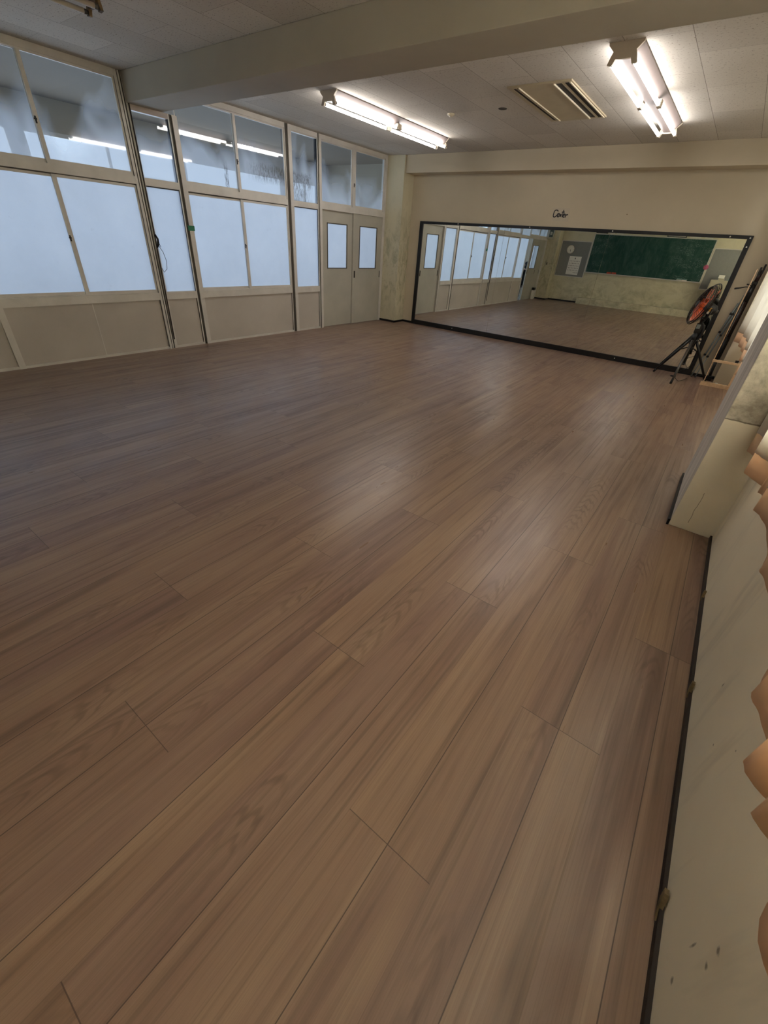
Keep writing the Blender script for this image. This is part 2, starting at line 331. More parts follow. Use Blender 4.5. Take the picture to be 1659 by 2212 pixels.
FROST, GBACK, DUSTY = glass_mats()
MT = dict(
    floor=floor_mat(), ceil=ceiling_mat(), mirror=mirror_mat(), pillar=pillar_mat(), chalk=chalk_mat(),
    wall=wall_mat('cream_wall_paint', (196, 183, 158)), wallr=wall_mat('dado_wall_paint', (244, 233, 205), mode='scuffed'),
    column=wall_mat('column_paint', (204, 196, 168), mode='mildew'), rear=wall_mat('rear_wall_paint', (216, 209, 180), mode='rear'),
    beam=wall_mat('beam_paint', (172, 164, 148)), corrc=wall_mat('corridor_ceiling_paint', (126, 112, 92)), corr=wall_mat('corridor_paint', (168, 158, 138)),
    alu=simple('aluminium_frame', (214, 209, 201), 0.45, 0.1, 0.08, 3.0, 0.05, stretch=(1, 1, 1)),
    alud=simple('aluminium_channel', (84, 78, 68), 0.5, 0.3, 0.1),
    panel=simple('steel_infill_panel', (192, 184, 174), 0.42, 0.0, 0.07, 1.2, 0.05),
    door=simple('painted_door', (180, 176, 163), 0.45, 0.0, 0.08, 1.5, 0.05),
    dark=simple('dark_bronze', (40, 36, 32), 0.4, 0.4), black=simple('black_plastic', (16, 16, 18), 0.38, 0.0),
    blackm=simple('black_matte_frame', (12, 12, 13), 0.45), baseb=simple('black_vinyl_base', (14, 12, 11), 0.5),
    brownb=simple('dark_brown_gap_strip', (34, 20, 12), 0.6), chip=simple('chipped_render', (132, 112, 78), 0.8, 0, 0.2, 60),
    gunm=simple('gunmetal_tube', (92, 90, 86), 0.3, 0.6), silver=simple('grey_alloy_tube', (138, 150, 150), 0.4, 0.2),
    white=simple('white_paper', (226, 222, 212), 0.8, 0, 0.02), paper=simple('sign_paper', (192, 180, 158), 0.8, 0, 0.03, 12),
    lampb=simple('lamp_reflector_enamel', (112, 100, 95), 0.5, 0, 0.04), lampw=simple('lamp_enamel', (176, 164, 155), 0.4, 0, 0.04), lampend=simple('lamp_end_cap', (196, 182, 162), 0.55),
    lampold=simple('lamp_yellowed_end', (120, 96, 62), 0.6, 0, 0.2, 30), tubeoff=simple('unlit_tube', (196, 184, 166), 0.3),
    tube=emit('lit_fluorescent_tube', (1.0, 0.97, 0.95), TUBE),
    acw=simple('ac_panel', (186, 172, 142), 0.5), acl=simple('ac_louvre', (214, 202, 174), 0.45), slot=simple('dark_slot', (14, 14, 20), 0.6),
    grey=simple('grey_notice_board', (138, 139, 135), 0.85, 0, 0.04, 30), red=simple('red_felt', (196, 84, 62), 0.8),
    pale=simple('pale_blue_felt', (120, 150, 148), 0.8), pink=simple('pink_plastic', (196, 96, 128), 0.6),
    orange=simple('orange_blade', (246, 104, 40), 0.3, 0, 0.05), yellow=simple('yellow_sticker', (222, 176, 84), 0.6),
    ink=simple('marker_ink', (16, 9, 14), 0.5), pine=wood_mat('pine', (206, 170, 130), (226, 194, 156), (3, 3, 3)),
    maroon=simple('dark_maroon_tube', (46, 26, 24), 0.3, 0.2), green=simple('green_tape', (24, 122, 84), 0.45),
    cab=simple('cabinet_cream', (178, 170, 146), 0.5), cw=curtain_mat('white_curtain', (236, 232, 222), 0.4),
    cp=curtain_mat('peach_hem', (248, 222, 190), 0.3), skin=simple('skin', (190, 150, 128), 0.5), lav=simple('lavender_cloth', (188, 178, 190), 0.8),
    clothes=simple('black_clothes', (10, 10, 12), 0.85), cfloor=simple('corridor_floor', (128, 132, 132), 0.35), greend=simple('dark_green_panel', (60, 70, 52), 0.4),
)

# ------------------------------------------------------------------ helpers
class MB:
    def __init__(s): s.bm = bmesh.new()
    def box(s, x0, y0, z0, x1, y1, z1, bev=0.0, mi=0):
        tmp = bmesh.new(); bmesh.ops.create_cube(tmp, size=1.0)
        for v in tmp.verts:
            v.co = Vector(((x0+x1)/2 + v.co.x*(x1-x0), (y0+y1)/2 + v.co.y*(y1-y0), (z0+z1)/2 + v.co.z*(z1-z0)))
        if bev > 0: bmesh.ops.bevel(tmp, geom=list(tmp.edges), offset=bev, segments=2, affect='EDGES', profile=0.6)
        s._add(tmp, mi); return s
    def _add(s, tmp, mi=0, M=None):
        if M is not None: bmesh.ops.transform(tmp, matrix=M, verts=tmp.verts)
        vm = {}
        for v in tmp.verts: vm[v] = s.bm.verts.new(v.co)
        for f in tmp.faces:
            try: nf = s.bm.faces.new([vm[v] for v in f.verts]); nf.smooth = f.smooth; nf.material_index = mi if mi else f.material_index
            except ValueError: pass
        tmp.free()
    def obox(s, M, sx, sy, sz, bev=0.0, mi=0):   # box centred on matrix M
        tmp = bmesh.new(); bmesh.ops.create_cube(tmp, size=1.0)
        for v in tmp.verts: v.co = Vector((v.co.x*sx, v.co.y*sy, v.co.z*sz))
        if bev > 0: bmesh.ops.bevel(tmp, geom=list(tmp.edges), offset=bev, segments=2, affect='EDGES')
        s._add(tmp, mi, M); return s
    def tube(s, pts, r, n=10, cap=True, mi=0):
        pts = [Vector(p) for p in pts]; rs = r if isinstance(r, (list, tuple)) else [r]*len(pts)
        rings = []; prev = None
        for i, p in enumerate(pts):
            d = (pts[min(i+1, len(pts)-1)] - pts[max(i-1, 0)]).normalized()
            a = prev if prev is not None else (Vector((0, 0, 1)) if abs(d.z) < 0.9 else Vector((1, 0, 0)))
            a = (a - d*a.dot(d)).normalized(); prev = a; b = d.cross(a)
            rings.append([s.bm.verts.new(p + (a*math.cos(2*PI*k/n) + b*math.sin(2*PI*k/n))*rs[i]) for k in range(n)])
        for i in range(len(rings)-1):
            for k in range(n):
                f = s.bm.faces.new((rings[i][k], rings[i][(k+1) % n], rings[i+1][(k+1) % n], rings[i+1][k])); f.smooth = True; f.material_index = mi
        if cap:
            for rg, rev in ((rings[0], True), (rings[-1], False)):
                f = s.bm.faces.new(rg[::-1] if rev else rg); f.material_index = mi
        return s
    def prism(s, poly, axis, a, b, mi=0):   # polygon in the two other axes, extruded along axis from a to b
        def P(u, v, w):
            return {'x': (w, u, v), 'y': (u, w, v), 'z': (u, v, w)}[axis]
        A = [s.bm.verts.new(P(u, v, a)) for u, v in poly]; B = [s.bm.verts.new(P(u, v, b)) for u, v in poly]
        n = len(poly)
        for i in range(n):
            f = s.bm.faces.new((A[i], A[(i+1) % n], B[(i+1) % n], B[i])); f.material_index = mi
        for q in (A[::-1], B):
            f = s.bm.faces.new(q); f.material_index = mi
        return s
    def lathe(s, prof, M, n=32, mi=0):   # prof = [(r, h)] around local z
        rings = []
        for r, h in prof:
            if r < 1e-6: rings.append([s.bm.verts.new(M @ Vector((0, 0, h)))])
            else: rings.append([s.bm.verts.new(M @ Vector((r*math.cos(2*PI*k/n), r*math.sin(2*PI*k/n), h))) for k in range(n)])
        for A, B in zip(rings, rings[1:]):
            for k in range(n):
                q = [A[k % len(A)], A[(k+1) % len(A)], B[(k+1) % len(B)], B[k % len(B)]]
                u = []
                for v in q:
                    if v not in u: u.append(v)
                if len(u) > 2:
                    try: f = s.bm.faces.new(u); f.smooth = True; f.material_index = mi
                    except ValueError: pass
        return s
    def build(s, name, mats, parent=None, sharp=True):
        bmesh.ops.recalc_face_normals(s.bm, faces=s.bm.faces)
        me = bpy.data.meshes.new(name); s.bm.to_mesh(me); s.bm.free()
        for m in (mats if isinstance(mats, (list, tuple)) else [mats]): me.materials.append(m)
        o = bpy.data.objects.new(name, me); COL.objects.link(o)
        if parent is not None:
            o.parent = parent; o.matrix_parent_inverse = Matrix.Translation(-Vector(parent.location))
        return o
def tag(o, label=None, cat=None, group=None, kind=None):
    if label: o['label'] = label
    if cat: o['category'] = cat
    if group: o['group'] = group
    if kind: o['kind'] = kind
    return o
def thing(name, loc, label, cat, group=None, kind=None):
    o = bpy.data.objects.new(name, None); COL.objects.link(o); o.location = loc; o.empty_display_size = 0.1
    bpy.context.view_layer.update()
    return tag(o, label, cat, group, kind)
def box(name, m, b, parent=None, bev=0.0): return MB().box(*b, bev=bev).build(name, m, parent)
def struct(o, label=None): return tag(o, label, kind='structure')

def pane(name, y0, y1, z0, z1, xf, m, parent, d=0.005, face='+x'):
    """one sheet of glass: finish on the room face, clear back and edges"""
    b = MB(); b.box(xf-d, y0, z0, xf, y1, z1)
    o = b.build(name, [m, GBACK], parent)
    for p in o.data.polygons: p.material_index = 0 if p.normal.x > 0.9 else 1
    return o

# ------------------------------------------------------------------ the room shell
W = 7.012; H = 3.0; YF = 8.92; YB = -1.60; YC = 8.57
struct(box('floor', MT['floor'], (-0.08, YB-0.1, -0.05, W+0.05, YF+0.05, 0.0)), 'brown wood-effect laminate floor in long strips')
cb = MB(); cb.box(-0.1, YB-0.1, H, W+0.3, YF+0.1, H+0.08)
struct(cb.build('ceiling', MT['ceil']), 'pitted white acoustic tile ceiling')
struct(box('trim_1', MT['beam'], (-0.1, 3.451, 2.733, W+0.2, 3.882, H-0.0005), bev=0.006), 'painted beam across the ceiling')
struct(box('wall_front', MT['wall'], (-0.1, YF, 0, W+0.3, YF+0.12, H)), 'cream wall behind the wide mirror')
struct(box('trim_2', MT['wall'], (0.44, 8.608, 2.724, W+0.1, YF+0.001, H-0.0005), bev=0.004), 'cream boxed beam above the mirror wall')
struct(box('trim_3', MT['column'], (-0.02, YC, 0, 0.432, YF+0.001, H-0.0005), bev=0.004), 'grimy corner column beside the front door')
struct(box('trim_4', MT['column'], (-0.02, YB-0.001, 0, 0.432, -1.18, H-0.0005), bev=0.004), 'grimy corner column beside the rear door')
struct(box('trim_5', MT['wall'], (6.76, YC+0.05, 0, W+0.05, YF+0.001, H-0.0005), bev=0.004), 'cream corner column behind the folded tripods')
struct(box('wall_back', MT['rear'], (-0.1, YB-0.12, 0, W+0.3, YB, H)), 'stained rear wall behind the chalkboard')
# right wall with two window bays
rw = MB()
for (a, b_, z0, z1) in ((YB, YF, 0, 0.90), (YB, YF, 2.50, H), (YB, -0.95, 0.90, 2.50), (3.05, 4.35, 0.90, 2.50), (8.45, YF, 0.90, 2.50)):
    rw.box(W, a, z0, W+0.22, b_, z1)
struct(rw.build('wall_right', MT['wallr']), 'cream dado wall under the curtained windows')
for i, (a, b_) in enumerate(((-0.95, 3.05), (4.35, 8.45))):
    t = thing('window_%d' % (20+i), (W+0.1, a, 0.9), ['curtained window beside the camera', 'curtained window beyond the pillar'][i], None, kind='structure')
    fr = MB(); fr.box(W+0.06, a, 0.90, W+0.13, b_, 0.94).box(W+0.06, a, 2.46, W+0.13, b_, 2.50).box(W+0.06, a, 0.94, W+0.13, a+0.04, 2.46).box(W+0.06, b_-0.04, 0.94, W+0.13, b_, 2.46)
    fr.build('window_frame', MT['alu'], t)
    n = 4; wd = (b_-a-0.08)/n
    for k in range(n):
        y0 = a+0.04+k*wd; y1 = y0+wd; xx = W+0.075 + (k % 2)*0.022
        s = MB(); s.box(xx, y0, 0.94, xx+0.018, y1, 0.985).box(xx, y0, 2.42, xx+0.018, y1, 2.46).box(xx, y0, 0.985, xx+0.018, y0+0.03, 2.42).box(xx, y1-0.03, 0.985, xx+0.018, y1, 2.42)
        so = s.build('sash', MT['alu'], t)
        MB().box(xx+0.006, y0+0.03, 0.985, xx+0.011, y1-0.03, 2.42).build('pane', GBACK, so)
# pillar on the right wall
struct(box('trim_6', MT['pillar'], (6.75, 3.238, 0, W+0.02, 4.20, H-0.0005), bev=0.006), 'projecting pillar, painted low and bare grey plaster above')
struct(box('baseboard_pillar', MT['baseb'], (6.736, 3.235, 0, 6.7505, 4.205, 0.045)), 'black skirting on the pillar')
bb = MB(); bb.box(0.0, YC-0.012, 0, 0.444, YC+0.0005, 0.042).box(0.4315, YC-0.012, 0, 0.444, YF, 0.042).box(0.43, YF-0.012, 0, 0.72, YF+0.0005, 0.042).box(6.43, YF-0.012, 0, 6.77, YF+0.0005, 0.045)
struct(bb.build('baseboard_front', MT['baseb']), 'black skirting either side of the mirror')
bb = MB(); bb.box(0.0, -1.1805, 0, 0.444, -1.168, 0.05).box(0.4315, YB, 0, 0.444, -1.168, 0.05).box(0.43, YB-0.0005, 0, 1.62, YB+0.012, 0.05)
struct(bb.build('baseboard_back', MT['baseb']), 'black skirting at the foot of the rear wall')
bb = MB()
bb.box(W-0.012, YB, 0, W+0.0005, 3.236, 0.026)
ob = struct(bb.build('baseboard_right', MT['brownb']), 'thin dark brown strip at the foot of the right wall')
for (y, s_) in ((2.462, 0.022), (1.715, 0.03), (0.835, 0.034)):
    m_ = MB()
    m_.prism([(y-s_, 0.012), (y-s_*0.2, 0.022), (y+s_*0.7, 0.05+s_*0.3), (y+s_*1.2, 0.058), (y+s_*0.8, 0.03), (y+s_*0.1, 0.016)], 'x', W-0.016, W-0.004)
    m_.build('chipped_render', MT['chip'], ob)
# corridor outside the partition (seen through the clear upper glass and the rear door)
struct(box('floor_corridor', MT['cfloor'], (-2.6, YB-0.3, -0.06, -0.08, 9.4, -0.001)), 'grey corridor floor')
struct(box('ceiling_corridor', MT['corrc'], (-2.6, YB-0.3, H+0.0, -0.1, 9.4, H+0.08)), 'dark corridor ceiling')
cw = MB(); cw.box(-2.6, YB-0.3, 0, -2.5, 9.4, 0.85).box(-2.6, YB-0.3, 2.62, -2.5, 9.4, H)
for y in (-1.9, 0.55, 3.0, 5.5, 8.0, 9.3): cw.box(-2.6, y, 0.85, -2.5, y+0.16, 2.62)
cw.box(-2.6, 9.4, 0, -0.1, 9.5, H).box(-2.6, YB-0.4, 0, -0.1, YB-0.3, H)
struct(cw.build('wall_corridor', MT['corr']), 'corridor outer wall with daylight openings')
for i, (a, b_) in enumerate(((-1.74, .55), (.71, 3.0), (3.16, 5.5), (5.66, 8.0), (8.16, 9.3))):
    f = MB(); f.box(-2.58, a, .85, -2.53, b_, .9).box(-2.58, a, 2.57, -2.53, b_, 2.62).box(-2.58, a, .9, -2.53, a+.04, 2.57).box(-2.58, b_-.04, .9, -2.53, b_, 2.57).box(-2.57, (a+b_)/2-.025, .9, -2.54, (a+b_)/2+.025, 2.57)
    struct(f.build('window_%d' % (30+i), MT['alu']), 'aluminium frame of a corridor outer window')

# ------------------------------------------------------------------ left partition of aluminium and glass
XB, XF = -0.07, 0.012       # back and front of the frame
LOW = (0.0, 0.665); SILL = (0.665, 0.755); TR = (1.972, 2.050); HEADZ = 2.94
posts = [  # (y0, y1, dark channel side)
    (0.655, 0.70, 0), (1.483, 1.548, 0), (3.372, 3.49, 1), (3.952, 4.072, 2), (5.872, 6.012, 2), (6.587, 6.685, 2), (8.50, 8.57, 0), (-1.18, -1.12, 0)]
tn = 7
plabels = ['aluminium post beside the rear door', 'aluminium post at the left edge of the view', 'thick aluminium post where the beam starts, with a dark rod on it',
           'aluminium post with green tape', 'aluminium post right of the wide middle window', 'aluminium post on the left side of the front doors',
           'aluminium jamb between front doors and corner column', 'aluminium jamb between rear doors and rear column']
for i, (a, b_, ch) in enumerate(posts):
    top = H if not (3.3 < a < 4.2) else (2.7335 if a > 3.46 else H)
    m_ = MB()
    if ch == 1:   # three ribs with dark recesses
        m_.box(XB, a, 0, XF-0.012, b_, top, mi=1)
        for (c, d) in ((a, a+0.030), (a+0.042, a+0.058), (a+0.078, b_)): m_.box(XB, c, 0, XF, d, top)
        m_.bm.faces.ensure_lookup_table()
    elif ch == 2:  # dark channel on the left, bright rib on the right
        w_ = min(0.068, (b_-a)*0.6)
        m_.box(XB, a, 0, XF-0.02, b_-w_+0.002, top, mi=1); m_.box(XB, b_-w_, 0, XF, b_, top); m_.box(XB, a, 0, XF-0.008, a+0.014, top)
    else:
        m_.box(XB if i else -0.03, a, 0, XF, b_, top)
    o = m_.build('trim_%d' % tn, [MT['alu'], MT['alud']]); struct(o, plabels[i]); tn += 1
bays_low = [(0.70, 1.483), (1.548, 3.372), (3.49, 3.952), (4.072, 5.872), (6.012, 6.587)]
# lower infill panels: the opaque part of the wall
wl = MB()
for a, b_ in bays_low: wl.box(-0.05, a-0.002, 0.028, -0.018, b_+0.002, 0.667)
struct(wl.build('wall_left', MT['panel']), 'grey beige steel panels under the frosted windows')
m_ = MB()
for a, b_ in bays_low: m_.box(XB, a, 0.0, 0.004, b_, 0.030)
m_.box(-0.0185, 2.478, 0.03, -0.0165, 2.488, 0.665)
struct(m_.build('baseboard_left', MT['alu']), 'aluminium bottom rail of the partition')
m_ = MB()
for a, b_ in ((-1.12, 0.655), (0.70, 1.483), (1.548, 3.372), (4.072, 5.872), (6.012, 6.587), (6.685, 8.50)):
    m_.box(XB, a, HEADZ, XF-0.004, b_, H-0.0005).box(-0.06, a, HEADZ-0.014, XF-0.018, b_, HEADZ+0.001)
struct(m_.build('trim_%d' % tn, MT['alu']), 'aluminium head rail along the ceiling'); tn += 1
m_ = MB(); m_.box(XB, -1.7, 0.0, -0.02, -1.18, H); m_.box(XB, 8.57, 0, -0.02, 9.3, H)
struct(m_.build('wall_left_end', MT['corr']), 'end piece of the corridor side wall')

def sash(t, y0, y1, z0, z1, x, st=0.032, rb=0.04, rt=0.032, glass=FROST, lst=None, rst=None):
    l = lst if lst is not None else st; r = rst if rst is not None else st
    m_ = MB(); m_.box(x-0.02, y0, z0, x, y1, z0+rb).box(x-0.02, y0, z1-rt, x, y1, z1).box(x-0.02, y0, z0+rb, x, y0+l, z1-rt).box(x-0.02, y1-r, z0+rb, x, y1, z1-rt)
    s = m_.build('sash', MT['alu'], t)
    pane('pane', y0+l-0.003, y1-r+0.003, z0+rb-0.003, z1-rt+0.003, x-0.009, glass, s)
    return s
def latch(parent, y, z, x):
    m_ = MB(); m_.box(x-0.001, y-0.008, z-0.03, x+0.008, y+0.008, z+0.03, bev=0.003).tube([(x+0.008, y, z+0.005), (x+0.02, y, z+0.005)], 0.008).box(x+0.014, y-0.02, z-0.002, x+0.021, y+0.008, z+0.012, bev=0.002)
    m_.build('latch', MT['dark'], parent)
wn = 1
def bay_rails(t, a, b_, low=True):
    m_ = MB()
    if low: m_.box(XB, a, SILL[0], XF-0.002, b_, SILL[1]).box(XB+0.01, a, SILL[1], 0.0-0.012, b_, SILL[1]+0.008)
    else: m_.box(XB, a, TR[0], XF-0.002, b_, TR[1]).box(XB+0.01, a, TR[0]-0.012, -0.02, b_, TR[0]+0.001, mi=1)
    m_.build('window_frame', [MT['alu'], MT['alud']], t)
def sliding(a, b_, mid, lab):
    global wn
    t = thing('window_%d' % wn, (0, a, 0), lab + ', lower frosted sliding pair', None, kind='structure'); wn += 1
    bay_rails(t, a, b_, True)
    s2 = sash(t, a-0.005, mid+0.012, 0.757, 1.962, -0.032, rb=0.04, rt=0.026, rst=0.03, lst=0.012)
    s1 = sash(t, mid-0.024, b_, 0.757, 1.962, -0.008, rb=0.038, rt=0.026, lst=0.046, rst=0.022)
    latch(s1, mid-0.018, 1.362, -0.008)
    t = thing('window_%d' % wn, (0, a, 2.0), lab + ', upper dusty clear sliding pair', None, kind='structure'); wn += 1
    bay_rails(t, a, b_, False)
    s2 = sash(t, a-0.005, mid+0.002, 2.050, 2.938, -0.032, rb=0.038, rt=0.016, glass=DUSTY, rst=0.03, lst=0.012)
    s1 = sash(t, mid-0.026, b_, 2.050, 2.938, -0.008, rb=0.042, rt=0.018, glass=DUSTY, lst=0.04, rst=0.022)
    latch(s1, mid-0.018, 2.405, -0.008)
def fixed(a, b_, lab, ztop=2.925):
    global wn
    t = thing('window_%d' % wn, (0, a, 0), lab + ', lower frosted fixed light', None, kind='structure'); wn += 1
    bay_rails(t, a, b_, True); pane('pane', a-0.003, b_+0.003, 0.75, 1.975, -0.022, FROST, t)
    t = thing('window_%d' % wn, (0, a, 2.0), lab + ', upper dusty clear fixed light', None, kind='structure'); wn += 1
    bay_rails(t, a, b_, False); pane('pane', a-0.003, b_+0.003, 2.045, ztop+0.02, -0.022, DUSTY, t)
    if ztop < 2.9: MB().box(-0.06, a, ztop, 0.006, b_, 2.7335).build('head_rail', MT['lampw'], t)
fixed(0.70, 1.483, 'narrow bay between the rear door and the camera')
sliding(1.548, 3.372, 2.468, 'wide bay at the left edge')
fixed(3.49, 3.952, 'narrow bay under the beam', 2.68)
sliding(4.072, 5.872, 4.968, 'wide middle bay')
fixed(6.012, 6.587, 'narrow bay left of the front doors')
for (a, b_, lab, m0) in ((6.685, 8.50, 'above the front doors', 7.58), (-1.12, 0.655, 'above the rear doors', -0.25)):
    t = thing('window_%d' % wn, (0, a, 2.0), 'dusty clear pair ' + lab, None, kind='structure'); wn += 1
    MB().box(XB, a, 1.985, XF, b_, 2.075).build('window_frame', MT['alu'], t)
    s1 = sash(t, a, m0-0.005, 2.075, 2.938, -0.032, rb=0.03, rt=0.018, glass=DUSTY, lst=0.02, rst=0.055)
    s2 = sash(t, m0-0.04, b_, 2.075, 2.938, -0.008, rb=0.035, rt=0.02, glass=DUSTY, lst=0.08, rst=0.02)
    latch(s2, m0-0.005, 2.42, -0.008)

def door_leaf(name, y0, y1, x, w0, w1, handles, lab):
    t = thing(name, (x, y0, 0.004), lab, None, kind='structure')
    m_ = MB()
    for (a, b_, z0, z1) in ((y0, y1, 0.006, 1.065), (y0, y1, 1.780, 1.984), (y0, w0, 1.065, 1.780), (w1, y1, 1.065, 1.780)):
        m_.box(x-0.03, a, z0, x, b_, z1)
    bmesh.ops.remove_doubles(m_.bm, verts=m_.bm.verts, dist=1e-5)
    m_.build('door_panel', MT['door'], t)
    f = MB(); k = 0.016
    f.box(x-0.002, w0-k, 1.065-k, x+0.006, w1+k, 1.065).box(x-0.002, w0-k, 1.78, x+0.006, w1+k, 1.78+k).box(x-0.002, w0-k, 1.065, x+0.006, w0, 1.78).box(x-0.002, w1, 1.065, x+0.006, w1+k, 1.78)
    f.build('window_bead', MT['alud'], t)
    pane('pane', w0, w1, 1.065, 1.78, x-0.012, FROST, t)
    for hy, hw in handles:
        MB().box(x-0.004, hy-hw, 0.885, x+0.004, hy+hw, 1.01, bev=0.003).build('door_handle', MT['dark'], t)
    return t
door_leaf('door_1', 6.690, 7.575, -0.036, 6.868, 7.41, [(6.722, 0.012)], 'left leaf of the closed front sliding doors')
door_leaf('door_2', 7.570, 8.498, -0.003, 7.778, 8.32, [(7.628, 0.02), (8.478, 0.01)], 'right leaf of the closed front sliding doors')
door_leaf('door_3', -0.58, 0.31, -0.003, -0.42, 0.12, [(-0.53, 0.012), (0.26, 0.018)], 'rear sliding door leaf slid part way open')
door_leaf('door_4', -1.115, -0.02, -0.036, -0.565, -0.08, [(-1.08, 0.012)], 'rear sliding door leaf beside the column')
m_ = MB(); m_.box(-0.066, 7.52, 0.006, -0.04, 7.572, 1.984)

# rod and cable on the thick post, green tape
t = thing('conduit_rod', (0.02, 3.44, 0.13), 'thin dark rod running down the thick post below the beam', 'rod')
MB().tube([(0.024, 3.475, 2.99), (0.024, 3.47, 1.6), (0.024, 3.455, 0.13)], 0.008, 8).build('rod', MT['alud'], t)
MB().tube([(0.03, 3.47, 1.45), (0.036, 3.495, 1.40), (0.03, 3.50, 1.34), (0.034, 3.47, 1.30), (0.03, 3.49, 1.38), (0.03, 3.52, 1.31)], [0.012, 0.012, 0.009, 0.009, 0.008, 0.003], 8).build('cable_bundle', MT['dark'], t)
MB().tube([(0.03, 3.49, 1.33), (0.034, 3.535, 1.25), (0.036, 3.56, 1.14), (0.034, 3.545, 1.05), (0.03, 3.50, 1.01), (0.028, 3.475, 1.06)], 0.0035, 6).build('cable_loop', MT['dark'], t)
tag(box('tape_strip', MT['green'], (0.0125, 3.982, 1.518, 0.0145, 4.083, 1.58)), 'green tape stuck across the post of the wide middle window', 'tape')

# ------------------------------------------------------------------ mirror
t = thing('wall_mirror', (3.57, 8.9, 0.0), 'very wide black framed dance mirror on the cream wall', 'mirror')
x0, x1, zt = 0.705, 6.425, 1.970; fy0, fy1 = 8.878, YF+0.001
m_ = MB(); m_.box(x0, fy0, 0.0, x1, fy1, 0.092, bev=0.004).box(x0, fy0, 1.925, x1, fy1, zt, bev=0.004)
m_.box(x0, fy0, 0.09, 0.782, fy1, 1.927, bev=0.004).box(6.36, fy0, 0.09, x1, fy1, 1.927, bev=0.004)
m_.build('mirror_frame', MT['blackm'], t)
for (a, b_) in ((0.78, 2.6115), (2.6145, 4.4815), (4.4845, 6.362)):
    MB().box(a, 8.896, 0.088, b_, 8.902, 1.93).build('mirror_panel', MT['mirror'], t)
for (x, z) in ((1.609, 1.95), (3.09, 1.95), (4.514, 1.95), (6.145, 1.946), (6.39, 1.94), (6.393, 1.83), (1.80, 0.05), (5.2, 0.05)):
    M_ = Matrix.Translation((x, fy0, z)) @ Matrix.Rotation(PI/2, 4, 'X')
    MB().lathe([(0.010, -0.001), (0.009, 0.003), (0.004, 0.005), (0, 0.005)], M_, 14).build('screw_cap', MT['white'], t)

# ------------------------------------------------------------------ the "Center" sheet
t = thing('paper_sign', (3.57, YF-0.003, 2.06), 'paper sheet with Center handwritten in black marker, above the mirror', 'sign')
m_ = MB(); m_.prism([(3.418, 2.250), (3.722, 2.246), (3.738, 2.056), (3.440, 2.060)], 'y', YF-0.004, YF-0.001); m_.build('sheet', MT['paper'], t)
S = [
 [(3.525, 2.193), (3.518, 2.206), (3.492, 2.214), (3.47, 2.207), (3.459, 2.186), (3.456, 2.158), (3.458, 2.13), (3.468, 2.117), (3.486, 2.114), (3.504, 2.126), (3.518, 2.14)],
 [(3.523, 2.137), (3.546, 2.145), (3.559, 2.157), (3.544, 2.168), (3.526, 2.157), (3.522, 2.137), (3.532, 2.123), (3.55, 2.118), (3.567, 2.131)],
 [(3.567, 2.131), (3.576, 2.154), (3.574, 2.124)], [(3.576, 2.145), (3.587, 2.156), (3.591, 2.145), (3.590, 2.119)],
 [(3.622, 2.219), (3.616, 2.195), (3.616, 2.167), (3.616, 2.139), (3.619, 2.113)], [(3.591, 2.187), (3.615, 2.187), (3.643, 2.189)],
 [(3.629, 2.14), (3.654, 2.147), (3.655, 2.157), (3.643, 2.162), (3.629, 2.151), (3.628, 2.129), (3.64, 2.115), (3.659, 2.121)],
 [(3.675, 2.157), (3.671, 2.135), (3.672, 2.112)], [(3.673, 2.135), (3.684, 2.149), (3.709, 2.154)]]
def smooth(pts, n=4):
    out = []
    for i in range(len(pts)-1):
        p0 = pts[max(i-1, 0)]; p1 = pts[i]; p2 = pts[i+1]; p3 = pts[min(i+2, len(pts)-1)]
        for k in range(n):
            u = k/n
            out.append(tuple(0.5*((2*b) + (-a+c)*u + (2*a-5*b+4*c-d)*u*u + (-a+3*b-3*c+d)*u**3) for a, b, c, d in zip(p0, p1, p2, p3)))
    out.append(tuple(pts[-1])); return out
m_ = MB()
for s in S:
    q = smooth(s, 5); m_.tube([(x, YF-0.0045, z) for x, z in q], 0.0078, 8)
o = m_.build('handwriting', MT['ink'], t)
for v in o.data.vertices: v.co.y = YF-0.0048 + (v.co.y-(YF-0.0048))*0.12

m_ = MB(); m_.tube([(4.648, YF, 2.179), (4.648, YF-0.015, 2.179)], 0.007, 8); tag(m_.build('wall_nail', MT['chip']), 'small brown nail in the cream wall above the mirror', 'nail')

